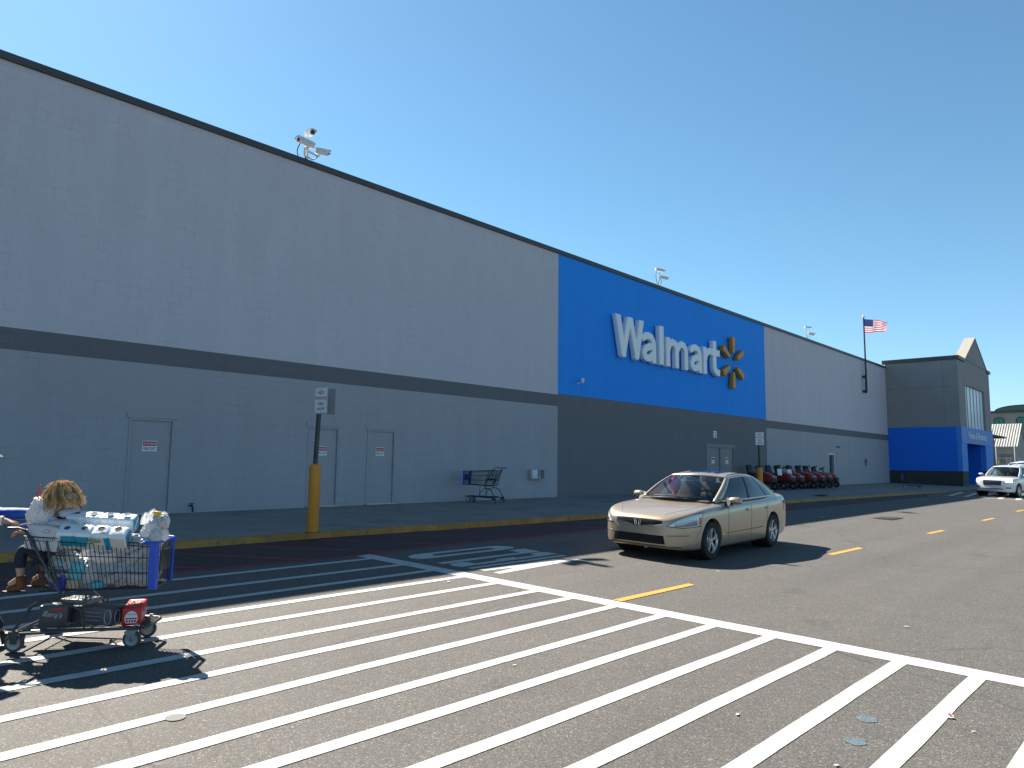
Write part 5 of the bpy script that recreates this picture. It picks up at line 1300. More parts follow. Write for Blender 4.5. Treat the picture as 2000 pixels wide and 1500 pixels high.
b = MB(); b.lathe([(.001, 0), (.018, .004), (.02, .05), (.012, .085), (.01, .10), (.001, .103)], (.935, -.085, .93), (.1, 0, 1), 14); o = b.build('bottle', mat('bottle_orange', (.55, .17, .05), .35)); tag(o, 'orange bottle top showing in the front corner bag', 'bottle'); put(o)
b = MB().rbox((.865, -.06, .985), (.05, .03, .06), .008, Matrix.Rotation(R(-25), 3, 'Y')); o = b.build('candy_box', mat('box_maroon', (.10, .03, .05), .4), smooth=40); tag(o, 'dark maroon carton between the straps of the front bag', 'box'); put(o)
mb = blob((.815, -.14, .83), (.10, .06, .04), 33, .28); o = mb.build('plastic_bag', m_bag, smooth=180); tag(o, 'knotted white bag lying over the cart rim by the blue guard', 'bag', GB); put(o)
mb = blob((.925, -.14, .875), (.045, .05, .065), 35, .3); o = mb.build('plastic_bag', m_bag, smooth=180); tag(o, 'small crumpled white bag hanging over the front corner guard', 'bag', GB); put(o)
# square-cornered bag in the child seat, and the crumpled bag on top of it
mb = blob((.115, -.19, .86), (.15, .085, .115), 41, .07, 5, .8); mb.xf(Matrix.Translation((.115, -.19, .86)) @ Matrix.Rotation(R(7), 4, 'Y') @ Matrix.Translation((-.115, .19, -.86)))
o = mb.build('plastic_bag', m_bag, smooth=180); tag(o, 'square white printed bag stretched over a carton in the child seat', 'bag', GB)
bag_print(mb, 'Walmart', (.10, -.19, .86), (0, 1, 0), .035, -.1, o, mat('print_faint', (.30, .32, .42), .5)); bag_print(mb, 'O', (.15, -.19, .915), (0, 1, 0), .035, 0, o, MATS['print_faint'], .055); put(o)
mb = blob((.015, -.12, 1.02), (.085, .08, .135), 44, .36, 5); o = mb.build('plastic_bag', m_bag, smooth=180); tag(o, 'crumpled white bag under the lidded cup at the cart handle', 'bag', GB); put(o)
mb = blob((.19, -.15, .965), (.11, .07, .035), 46, .3); o = mb.build('plastic_bag', m_bag, smooth=180); tag(o, 'loose white bag top folded over the carton bag', 'bag', GB); put(o)
# cup with lid and red straw
cup = thing('drink_cup', 'white lidded drink cup with red straw beside the child', 'cup')
b = MB(); b.lathe([(.030, 0), (.042, .10), (.042, .102), (.001, .102)], (-.02, -.05, 1.045), (.0, -.12, 1), 22); b.build('cup_body', mat('cup_white', (.72, .72, .70), .4), cup)
b = MB(); b.lathe([(.045, .10), (.047, .106), (.045, .114), (.036, .118), (.001, .118)], (-.02, -.05, 1.045), (.0, -.12, 1), 22); b.build('lid', mat('lid_white', (.76, .76, .76), .3), cup)
b = MB(); b.tube([(-.02, -.06, 1.06), (-.035, -.075, 1.17), (-.02, -.08, 1.265)], [.010, .0115, .007], 8, flat=.5); b.build('straw', mat('straw_red', (.62, .03, .02), .35), cup); put(cup)

# ------------------------------------------------------------------ drink cartons on the lower tray
def carton(name, label, c, d, yaw, mats, tops=0.):
    t = thing(name, label, 'carton', group='drink cartons on the cart tray')
    b = MB().rbox((0, 0, 0), d, .006); b.v = [tuple(Matrix.Rotation(R(tops), 3, 'Y') @ Vector(q)) for q in b.v]; b.build('box', mats, t, smooth=30)
    t.matrix_world = CM @ Matrix.Translation(c) @ Matrix.Rotation(yaw, 4, 'Z'); return t
m_red = mat('carton_red', (.50, .015, .015), .4, var=.05, vscale=9); m_cw = mat('carton_white', (.72, .72, .72), .45)
FRONTY = Matrix(((1, 0, 0), (0, 0, -1), (0, 1, 0))).to_4x4()
k = carton('drink_carton', 'bright red drink carton with white helmet print at the tray front', (.755, 0, .243), (.135, .36, .135), R(13), m_red)
g = MB(); yq = -.1825
def disc(cx, cz, rx, rz_, y, a0=0, a1=2*math.pi, n=24): return [(cx+rx*math.cos(a), y, cz+rz_*math.sin(a)) for a in np.linspace(a0, a1, n)]
dome = disc(0, .0, .044, .046, yq, R(-8), R(188)); g.add(dome, [tuple(range(len(dome)))])
for (x0_, z0_, x1_, z1_) in ((-.045, .0, -.045, -.022), (.045, 0, .045, -.022), (-.045, -.02, .045, -.02), (-.036, -.045, .036, -.045), (-.045, -.02, -.034, -.047), (.045, -.02, .034, -.047), (0, -.02, 0, -.046), (-.02, -.02, -.018, -.046), (.02, -.02, .018, -.046)):
    d_ = Vector((x1_-x0_, 0, z1_-z0_)).normalized(); n_ = Vector((-d_.z, 0, d_.x))*.003
    a = Vector((x0_, yq, z0_)); b_ = Vector((x1_, yq, z1_)); g.add([a-n_, b_-n_, b_+n_, a+n_], [(0, 1, 2, 3)])
g.build('helmet_print', m_cw, k, smooth=0, fix=False)
g = text_mb('Coca-Cola', .016, .066, shear=.25).xf(Matrix.Translation((0, yq-.001, .024)) @ FRONTY); g.build('wordmark', m_red, k, smooth=0, fix=False)
g = text_mb('Coca-Cola', .06, .30, shear=.25, off=.01).xf(Matrix.Translation((.0690, .02, -.01)) @ Matrix.Rotation(math.pi/2, 4, 'Z') @ FRONTY); g.build('wordmark', m_cw, k, smooth=0, fix=False)
g = text_mb('12', .07, .09, off=.02).xf(Matrix.Translation((.0, .04, .0688))); g.join(MB().add([(-.05, .12, .0688), (.05, .12, .0688), (.05, .16, .0688), (-.05, .16, .0688)], [(0, 1, 2, 3)])); g.build('top_print', m_cw, k, smooth=0, fix=False)
m_grey = mat('carton_grey', (.085, .085, .10), .45, var=.08, vscale=9)
k = carton('drink_carton', 'dark grey drink carton lying slantwise in the tray middle', (.49, -.03, .235), (.38, .19, .135), R(-16), m_grey)
g = MB()
for cx in (.155,): 
    for a, b_ in ((.03, .055),): g.tube([(cx+a*math.cos(q), -.0965, b_*math.sin(q)) for q in np.linspace(0, 2*math.pi, 17)[:-1]], .004, 4, closed=True)
g.tube([(.2015, -.045+.03*math.cos(q), .055*math.sin(q)) for q in np.linspace(0, 2*math.pi, 17)[:-1]], .004, 4, closed=True); g.tube([(.2015, .045+.03*math.cos(q), .055*math.sin(q)) for q in np.linspace(0, 2*math.pi, 17)[:-1]], .004, 4, closed=True)
for z in (-.03, .0, .03): g.box((.02, -.0965, z), (.14, .003, .005))
g.build('print', mat('print_silver', (.32, .34, .38), .4, .3), k, smooth=0)
k = carton('drink_carton', 'charcoal drink carton with pale script lettering by the rear caster', (.21, -.13, .247), (.20, .13, .165), R(8), mat('carton_char', (.06, .062, .07), .45, var=.1, vscale=8))
g = text_mb("Barq's", .055, .14, shear=.3).xf(Matrix.Translation((-.005, -.0672, .01)) @ Matrix.Rotation(R(8), 4, 'Y') @ FRONTY); g.build('wordmark', mat('print_pale', (.40, .42, .45), .4), k, smooth=0, fix=False)
g = MB().box((.03, -.0665, .055), (.09, .003, .014)); g.build('stripe', m_red, k, smooth=0)
g = MB().add([(-.09, -.055, .0835), (.0, -.055, .0835), (.0, .03, .0835), (-.09, .03, .0835)], [(0, 1, 2, 3)]); g.build('top_sheet', m_cw, k, smooth=0)  # white sheet over part of the carton top
k = carton('drink_carton', 'drink carton at the back of the tray, sunlit tone put into its colour', (.30, .07, .255), (.24, .16, .17), R(-10), [mat('carton_sunlit', (.20, .205, .22), .45)])  # sun on the carton top is put into the pale box colour
g = text_mb('12', .08, .12).xf(Matrix.Translation((.0, .0, .0862))); g.build('print', m_kink, k, smooth=0, fix=False)
# ================================================================== PEOPLE
m_skin = mat('skin', (.46, .26, .18), .5, var=.08, vscale=18, sss=.12)
def skin_mesh(name, nodes, edges, mats, parent, root, sub=2, matfn=None):
    """continuous limb surface: joints with radii -> Skin + Subdivision, evaluated to a mesh"""
    bm = bmesh.new(); lay = bm.verts.layers.skin.verify(); V = {}
    for k, (p_, r_) in nodes.items():
        v = bm.verts.new(p_); rr_ = r_ if isinstance(r_, tuple) else (r_, r_); v[lay].radius = rr_; v[lay].use_root = (k == root); V[k] = v
    for a, b in edges: bm.edges.new((V[a], V[b]))
    me = bpy.data.meshes.new(name); bm.to_mesh(me); bm.free()
    o = bpy.data.objects.new(name, me); COL.objects.link(o)
    s = o.modifiers.new('s', 'SKIN'); s.use_smooth_shade = True; s.branch_smoothing = .35
    if sub: q = o.modifiers.new('q', 'SUBSURF'); q.levels = sub; q.render_levels = sub
    dg = C.evaluated_depsgraph_get(); m2 = bpy.data.meshes.new_from_object(o.evaluated_get(dg)); o.modifiers.clear(); o.data = m2; bpy.data.meshes.remove(me); m2.name = name
    m2.materials.clear()
    for x in (mats if isinstance(mats, list) else [mats]): m2.materials.append(x)
    m2.polygons.foreach_set('use_smooth', [True]*len(m2.polygons))
    if matfn:
        for f in m2.polygons: f.material_index = matfn(f.center)
    o.parent = parent; return o
def chain(*ks): return list(zip(ks[:-1], ks[1:]))
def head_mb(c, s, yaw, pitch=0., roll=0.):
    """head with brow, nose, lips, chin and ears, facing +x before turning; s = head height / 0.23"""
    t = MB(); n, m = 28, 22; vs = []
    for j in range(m+1):
        th = math.pi*j/m; z = math.cos(th)
        for i in range(n):
            a = 2*math.pi*i/n; x = math.sin(th)*math.cos(a); y = math.sin(th)*math.sin(a)
            px, py, pz = x*.098, y*.076, z*.118
            if z < 0: k = 1+.28*z; py *= k; px *= (1+.10*z) if x > 0 else (1+.42*z)
            f = max(0, x)
            g = lambda yy, zz, wy, wz: math.exp(-(((y-yy)/wy)**2+((z-zz)/wz)**2))
            if x > 0:
                px += .026*g(0, -.18, .13, .15)+.006*g(0, .18, .5, .10)-.013*(g(.36, .04, .17, .11)+g(-.36, .04, .17, .11))+.010*g(0, -.52, .28, .06)+.007*g(0, -.62, .25, .05)-.005*g(0, -.57, .25, .025)+.010*g(0, -.85, .3, .14)+.004*(g(.5, -.2, .2, .2)+g(-.5, -.2, .2, .2))
            vs.append((px, py, pz))
    t.add(vs, [(j*n+i, j*n+(i+1) % n, (j+1)*n+(i+1) % n, (j+1)*n+i) for j in range(m) for i in range(n)])
    for sg in (1, -1): t.sphere((-.008, sg*.078, -.008), .03, 10, 8, (.55, .28, 1.0))
    M = Matrix.Translation(c) @ Matrix.Rotation(yaw, 4, 'Z') @ Matrix.Rotation(pitch, 4, 'Y') @ Matrix.Rotation(roll, 4, 'X') @ Matrix.Scale(s, 4)
    return t.xf(M), M
def eyes(parent, M):
    for sg in (1, -1):
        e = MB(); e.sphere((.077, sg*.030, .006), .0125, 12, 8); e.xf(M).build('eye', mat('eye_white', (.7, .7, .68), .2), parent)
        e = MB(); e.sphere((.087, sg*.030, .006), .0055, 10, 6); e.xf(M).build('iris', mat('iris_brown', (.05, .03, .02), .15), parent)
def hand(nodes, edges, tag_, wrist, dirv, upv, side, curl, s):
    """palm and five fingers rooted at the wrist node; dirv forward, upv back of the hand, side thumb direction"""
    d = Vector(dirv).normalized(); u = Vector(upv).normalized(); u = (u-d*u.dot(d)).normalized(); l = Vector(side).normalized(); l = (l-d*l.dot(d)-u*l.dot(u)).normalized(); w_ = Vector(nodes[wrist][0])
    nodes[tag_+'palm'] = (w_+d*.045*s, (.024*s, .016*s)); edges.append((wrist, tag_+'palm'))
    for k, (off, ln) in enumerate(((.030, .070), (.010, .080), (-.010, .074), (-.029, .058))):
        p0 = w_+d*.085*s+l*off*s; prev = tag_+'palm'; dd = d.copy(); p_ = p0; r_ = (.0095-.0007*k)*s
        for q in range(4):
            nm = '%sf%d%d' % (tag_, k, q); nodes[nm] = (p_.copy(), r_*(1-.10*q)); edges.append((prev, nm)); prev = nm
            a = curl[min(q, 2)]; dd = (dd*math.cos(a)-u*math.sin(a)).normalized(); nu_ = u; p_ = p_+dd*ln*s/2.6
            u_loc = None
    p_ = w_+d*.03*s+l*.03*s-u*.006*s; prev = tag_+'palm'; dd = (d*.6+l*.75-u*.25).normalized()
    for q in range(3):
        nm = '%st%d' % (tag_, q); nodes[nm] = (p_.copy(), (.0115-.0012*q)*s); edges.append((prev, nm)); prev = nm; p_ = p_+dd*.028*s; dd = (dd-u*.35+d*.25).normalized()

# ------------------------------------------------------------------ child in the cart seat, facing the handle
ch = thing('person', 'blond child in pale jacket and brown boots sitting in the cart seat', 'person')
hc = Vector((.205, .0, 1.185)); hs = .80
hd, HM = head_mb(hc, hs, R(172), R(10), 0)
nd = {'pel': ((.16, .0, .715), (.085, .075)), 'wai': ((.185, 0, .80), (.078, .065)), 'che': ((.20, 0, .92), (.088, .07)), 'sho': ((.205, 0, .995), (.075, .05)), 'nec': ((.205, 0, 1.045), .033), 'hed': ((.20, 0, 1.10), .05)}
ed = chain('pel', 'wai', 'che', 'sho', 'nec', 'hed')
for g_, sg in (('l', -1), ('r', 1)):
    nd.update({g_+'sh': ((.205, sg*.105, .985), .042), g_+'el': ((.12, sg*.15, .87), .032), g_+'wr': ((.0, sg*.105, .895), .022),
               g_+'hi': ((.13, sg*.062, .705), .062), g_+'kn': ((.01+.035*(1+sg), sg*.105-.02, .76), .047), g_+'ca': ((.0+.035*(1+sg), sg*.11-.02, .65), .040), g_+'an': ((.015+.035*(1+sg), sg*.11-.02, .53), .027), g_+'to': ((-.07+.035*(1+sg), sg*.11-.02, .465), .026)})
    ed += [('sho', g_+'sh')]+chain(g_+'sh', g_+'el', g_+'wr')+[('pel', g_+'hi')]+chain(g_+'hi', g_+'kn', g_+'ca', g_+'an', g_+'to')
    hand(nd, ed, g_, g_+'wr', (-1, -sg*.2, -.2), (-.1, 0, 1), (0, -sg, 0), (.2, .5, .6), .72)
body = skin_mesh('body', nd, ed, m_skin, ch, 'pel')
# head joined onto the body mesh so that the figure stays one surface
bm = bmesh.new(); bm.from_mesh(body.data); tmp = bpy.data.meshes.new('t'); tmp.from_pydata(hd.v, [], hd.f); bm.from_mesh(tmp); bm.to_mesh(body.data); bm.free(); body.data.polygons.foreach_set('use_smooth', [True]*len(body.data.polygons)); bpy.data.meshes.remove(tmp)
eyes(ch, HM)
m_jac = mat('jacket_lavender', (.52, .50, .56), .8, var=.06, vscale=16, bump=.4, bscale=25)
jn = {k: (nd[k][0], tuple(q+.014 for q in (nd[k][1] if isinstance(nd[k][1], tuple) else (nd[k][1],)*2))) for k in ('wai', 'che', 'sho', 'lsh', 'lel', 'rsh', 'rel')}
jn['nec'] = ((.21, 0, 1.03), (.058, .055)); jn['lwr'] = ((.02, -.108, .892), .032); jn['rwr'] = ((.02, .108, .892), .032)
skin_mesh('jacket', jn, chain('wai', 'che', 'sho', 'nec')+[('sho', 'lsh'), ('sho', 'rsh')]+chain('lsh', 'lel', 'lwr')+chain('rsh', 'rel', 'rwr'), m_jac, ch, 'che')
hb = blob((.275, -.01, 1.035), (.06, .115, .045), 51, .18); hb.build('hood', m_jac, ch, smooth=180)
vn = {k: (nd[k][0], tuple(q+.020 for q in nd[k][1])) for k in ('wai', 'che')}; vn['top'] = ((.203, 0, .965), (.10, .075))
skin_mesh('vest', vn, chain('wai', 'che', 'top'), mat('vest_maroon', (.12, .008, .025), .7, bump=.3, bscale=30), ch, 'che')
ln = {k: (nd[k][0], tuple(q+.006 for q in (nd[k][1] if isinstance(nd[k][1], tuple) else (nd[k][1],)*2))) for k in ('pel', 'lhi', 'lkn', 'lca', 'rhi', 'rkn', 'rca')}
for g_, sg in (('l', -1), ('r', 1)): ln[g_+'e'] = ((.01+.035*(1+sg), sg*.11-.02, .585), .036)
skin_mesh('leggings', ln, [('pel', 'lhi'), ('pel', 'rhi')]+chain('lhi', 'lkn', 'lca', 'le')+chain('rhi', 'rkn', 'rca', 're'), mat('leggings_navy', (.012, .016, .035), .75), ch, 'pel')
m_boot = mat('boot_suede', (.14, .055, .022), .85, var=.2, vscale=20)
for sg in (-1, 1):
    y = sg*.11-.02; qx = .03+.035*(1+sg)
    bn = {'a': ((qx-.015, y, .55), .036), 'b': ((qx-.01, y, .50), .037), 'h': ((qx-.003, y, .455), .036), 'm': ((qx-.055, y, .455), .036), 't': ((qx-.115, y, .44), (.030, .024))}
    bo = skin_mesh('boot', bn, chain('a', 'b', 'h')+chain('h', 'm', 't'), m_boot, ch, 'b')
    MB().loft([[Vector((qx-.055+.085*math.cos(a), y+.034*math.sin(a), z)) for a in np.linspace(0, 2*math.pi, 21)[:-1]] for z in (.413, .427)]).build('sole', m_trim, bo)
# messy blond hair: scalp cap and several hundred curling locks
m_hair = mat('hair_blond', (.80, .62, .36), .42, var=.35, vscale=25); m_hair2 = mat('hair_dark_blond_shade', (.36, .24, .115), .5, var=.3, vscale=25)
for m_, c_ in ((m_hair, (.85, .62, .34)), (m_hair2, (.45, .30, .14))):
    t_ = m_.node_tree; tl = t_.nodes.new('ShaderNodeBsdfTranslucent'); tl.inputs[0].default_value = (*c_, 1); ms = t_.nodes.new('ShaderNodeMixShader'); ms.inputs[0].default_value = .38
    t_.links.new(t_.nodes['Principled BSDF'].outputs[0], ms.inputs[1]); t_.links.new(tl.outputs[0], ms.inputs[2]); t_.links.new(ms.outputs[0], t_.nodes['Material Output'].inputs[0])
cap = MB(); cap.sphere((0, 0, .01), .112, 22, 16, (.98, .84, 1.08)); cap.v = [(x, y, z) if not (x > .045 and z < .06) else (x*.70, y*.95, z) for x, y, z in cap.v]
cap.v = [tuple(Vector(q)*(1+.05*noise.noise(Vector(q)*40))) for q in cap.v]; cap.xf(HM).build('hair', m_hair2, ch, smooth=180)  # darker cap paints in the shade deep under the locks
rnd = random.Random(5); lk = MB()
for i in range(190):
    while True:
        d = Vector((rnd.gauss(0, 1), rnd.gauss(0, 1), rnd.gauss(.5, 1))).normalized()
        if not (d.x > .35 and d.z < .45) and d.z > -.35: break
    L_ = (.10+.16*max(0, d.z)+.07*abs(d.y))*rnd.uniform(.7, 1.3); out = rnd.uniform(.05, .55); ph = rnd.uniform(0, 6.28); am = rnd.uniform(.006, .020); fr_q = rnd.uniform(.9, 2.2)
    v0 = (Vector((d.x, d.y, 0))*1.0+d*.12+Vector((rnd.gauss(0, .22), rnd.gauss(0, .22), -.05))).normalized(); wob = [Vector((rnd.gauss(0, .10), rnd.gauss(0, .10), 0)) for _ in range(12)]; tone = 0 if rnd.random() < .70 else 1; spread = rnd.uniform(.004, .011)
    for q_ in range(13):
        n = 12; off = Vector((rnd.gauss(0, 1), rnd.gauss(0, 1), rnd.gauss(0, 1)))*spread; p_ = Vector((d.x*.108, d.y*.094, d.z*.118+.01))+off*.8; v = v0.copy(); P = []; Lq = L_*rnd.uniform(.75, 1.1)
        for k in range(n):
            t_ = k/n; P.append(p_+off*(.3-.5*math.sin(math.pi*t_))+Vector((math.cos(ph+k*fr_q*.5), math.sin(ph+k*fr_q*.5), 0))*am*t_*1.6)
            v = (v+wob[k]+Vector((d.x*.10*out, d.y*.14*out, -.33))).normalized(); p_ = p_+v*Lq/n
            e = math.sqrt((p_.x/.106)**2+(p_.y/.096)**2+((p_.z-.01)/.112)**2)
            if e < 1.10: p_ = Vector((p_.x, p_.y, p_.z-.01))*(1.10/e)+Vector((0, 0, .01))
        lk.tube(P, [.0024*(1-.75*k/n)+.0005 for k in range(n)], 3, mi=tone if rnd.random() < .85 else 1-tone, caps=False)
for i in range(90):   # stray wisps
    d = Vector((rnd.gauss(0, 1), rnd.gauss(0, 1), abs(rnd.gauss(.6, .8)))).normalized(); p_ = d*.118; v = d.copy(); P = []
    for k in range(7): P.append(p_.copy()); v = (v+Vector((rnd.gauss(0, .35), rnd.gauss(0, .35), -.18))).normalized(); p_ = p_+v*.011
    lk.tube(P, .0010, 3, caps=False)
lk.xf(HM).build('hair_locks', [m_hair, m_hair2], ch, smooth=60, fix=False)
put(ch); ch.matrix_world = CM @ Matrix.Translation((-.095, 0, .0))

# ------------------------------------------------------------------ adult pushing the cart, almost all left of the picture
ad = thing('person', 'adult in blue jacket and dark cap pushing the loaded cart, hand on its handle', 'person')
hc = Vector((-.535, 0, 1.475)); hd, HM = head_mb(hc, .93, 0, R(12), 0)
nd = {'pel': ((-.66, 0, .86), (.14, .105)), 'wai': ((-.66, 0, 1.0), (.125, .095)), 'che': ((-.63, 0, 1.17), (.145, .105)), 'sho': ((-.60, 0, 1.27), (.13, .075)), 'nec': ((-.57, 0, 1.345), .05), 'hed': ((-.55, 0, 1.40), .055),
      'rsh': ((-.595, -.165, 1.255), .058), 'rel': ((-.47, -.25, 1.01), .045), 'rwr': ((-.205, -.215, .985), .027), 'lsh': ((-.595, .165, 1.255), .058), 'lel': ((-.52, .20, .985), .045), 'lwr': ((-.06, .09, 1.02), .027),
      'rhi': ((-.64, -.085, .83), .095), 'rkn': ((-.44, -.10, .475), .058), 'rca': ((-.38, -.10, .33), .054), 'ran': ((-.21, -.10, .085), .036), 'rto': ((-.05, -.105, .042), .034),
      'lhi': ((-.68, .085, .83), .095), 'lkn': ((-.72, .10, .475), .058), 'lca': ((-.84, .10, .35), .054), 'lan': ((-1.0, .10, .145), .036), 'lto': ((-.89, .10, .045), .032)}
ed = chain('pel', 'wai', 'che', 'sho', 'nec', 'hed')+[('sho', 'rsh'), ('sho', 'lsh'), ('pel', 'rhi'), ('pel', 'lhi')]+chain('rsh', 'rel', 'rwr')+chain('lsh', 'lel', 'lwr')+chain('rhi', 'rkn', 'rca', 'ran', 'rto')+chain('lhi', 'lkn', 'lca', 'lan', 'lto')
hand(nd, ed, 'rq', 'rwr', (1, .15, -.18), (.15, 0, 1), (0, 1, .1), (.5, .9, .7), .95)
hand(nd, ed, 'lq', 'lwr', (1, -.3, -.35), (.3, 0, 1), (0, -1, 0), (.2, .4, .4), .95)
body = skin_mesh('body', nd, ed, m_skin, ad, 'pel')
bm = bmesh.new(); bm.from_mesh(body.data); tmp = bpy.data.meshes.new('t'); tmp.from_pydata(hd.v, [], hd.f); bm.from_mesh(tmp); bm.to_mesh(body.data); bm.free(); body.data.polygons.foreach_set('use_smooth', [True]*len(body.data.polygons)); bpy.data.meshes.remove(tmp)
eyes(ad, HM)
m_jb = mat('jacket_blue', (.015, .10, .46), .6, var=.08, vscale=10, bump=.45, bscale=12)
gr_ = lambda k, e: (nd[k][0], tuple(q+e for q in (nd[k][1] if isinstance(nd[k][1], tuple) else (nd[k][1],)*2)))
jn = {k: gr_(k, .036 if k in ('sho', 'rsh', 'lsh', 'che') else .024) for k in ('wai', 'che', 'sho', 'rsh', 'rel', 'lsh', 'lel')}; jn['hem'] = ((-.66, 0, .80), (.185, .15)); jn['nec'] = ((-.57, 0, 1.35), .078)
jn['rcu'] = ((-.225, -.218, .987), .039); jn['lcu'] = ((-.11, .105, 1.018), .039)
skin_mesh('jacket', jn, chain('hem', 'wai', 'che', 'sho', 'nec')+[('sho', 'rsh'), ('sho', 'lsh')]+chain('rsh', 'rel', 'rcu')+chain('lsh', 'lel', 'lcu'), m_jb, ad, 'che')
for c, a in (((-.215, -.217, .986), (1, .15, -.05)), ((-.10, .102, 1.019), (1, -.36, .1))):
    MB().lathe([(.034, -.012), (.037, -.008), (.037, .008), (.033, .012)], c, a, 18, cap=False).build('cuff', mat('cuff_white', (.7, .7, .7), .7), ad)
tn = {k: gr_(k, .014) for k in ('pel', 'rhi', 'rkn', 'rca', 'lhi', 'lkn', 'lca')}; tn['ra'] = ((-.215, -.10, .105), .062); tn['la'] = ((-.985, .10, .165), .052)
skin_mesh('trousers', tn, [('pel', 'rhi'), ('pel', 'lhi')]+chain('rhi', 'rkn', 'rca', 'ra')+chain('lhi', 'lkn', 'lca', 'la'), mat('denim_dark', (.02, .028, .05), .85, var=.15, vscale=20), ad, 'pel')
m_sh = mat('shoe_black', (.02, .02, .022), .4)
for hl_, md_2, to in (((-.215, -.10, .058), (-.12, -.102, .062), (-.02, -.105, .052)), ((-1.0, .10, .115), (-.94, .10, .075), (-.87, .10, .04))):
    sn = {'h': (hl_, .046), 'm': (md_2, .053), 't': (to, (.047, .042)), 'a': ((hl_[0]+.005, hl_[1], hl_[2]+.06), .045)}
    skin_mesh('shoe', sn, chain('a', 'h', 'm', 't'), m_sh, ad, 'h')
cp = MB(); cp.sphere((-.004, 0, .022), .112, 24, 16, (1.0, .84, 1.0)); keep = [f for f in cp.f if sum(cp.v[i][2] for i in f)/len(f) > .035]; cp.f = keep; cp.m = [0]*len(keep); cp.xf(HM)
co_ = cp.build('cap', mat('cap_dark', (.03, .032, .035), .8), ad, smooth=60, fix=False)
bv = MB(); bv.loft([[Vector((.075+x, y, .048-.9*x*x*2-.35*y*y*3+dz)) for x, y, dz in ([(.0, -w_, 0), (l_*.6, -w_*.8, 0), (l_, -w_*.35, 0), (l_, w_*.35, 0), (l_*.6, w_*.8, 0), (0, w_, 0)])] for w_, l_, dz0 in ((.078, .095, 0),) for dz in (0,)] + [[Vector((.075+x, y, .048-.9*x*x*2-.35*y*y*3+.005)) for x, y in ([(.0, -.078), (.057, -.062), (.095, -.027), (.095, .027), (.057, .062), (0, .078)])]]); bv.xf(HM).build('brim', MATS['cap_dark'], co_, smooth=40)
hb = MB(); hb.sphere((-.012, 0, .0), .108, 20, 14, (1.0, .86, 1.0)); keep = [f for f in hb.f if sum(hb.v[i][0] for i in f)/len(f) < .02 and sum(hb.v[i][2] for i in f)/len(f) < .06]; hb.f = keep; hb.m = [0]*len(keep); hb.xf(HM).build('hair', mat('hair_brown', (.06, .035, .02), .55), ad, smooth=60, fix=False)
put(ad)
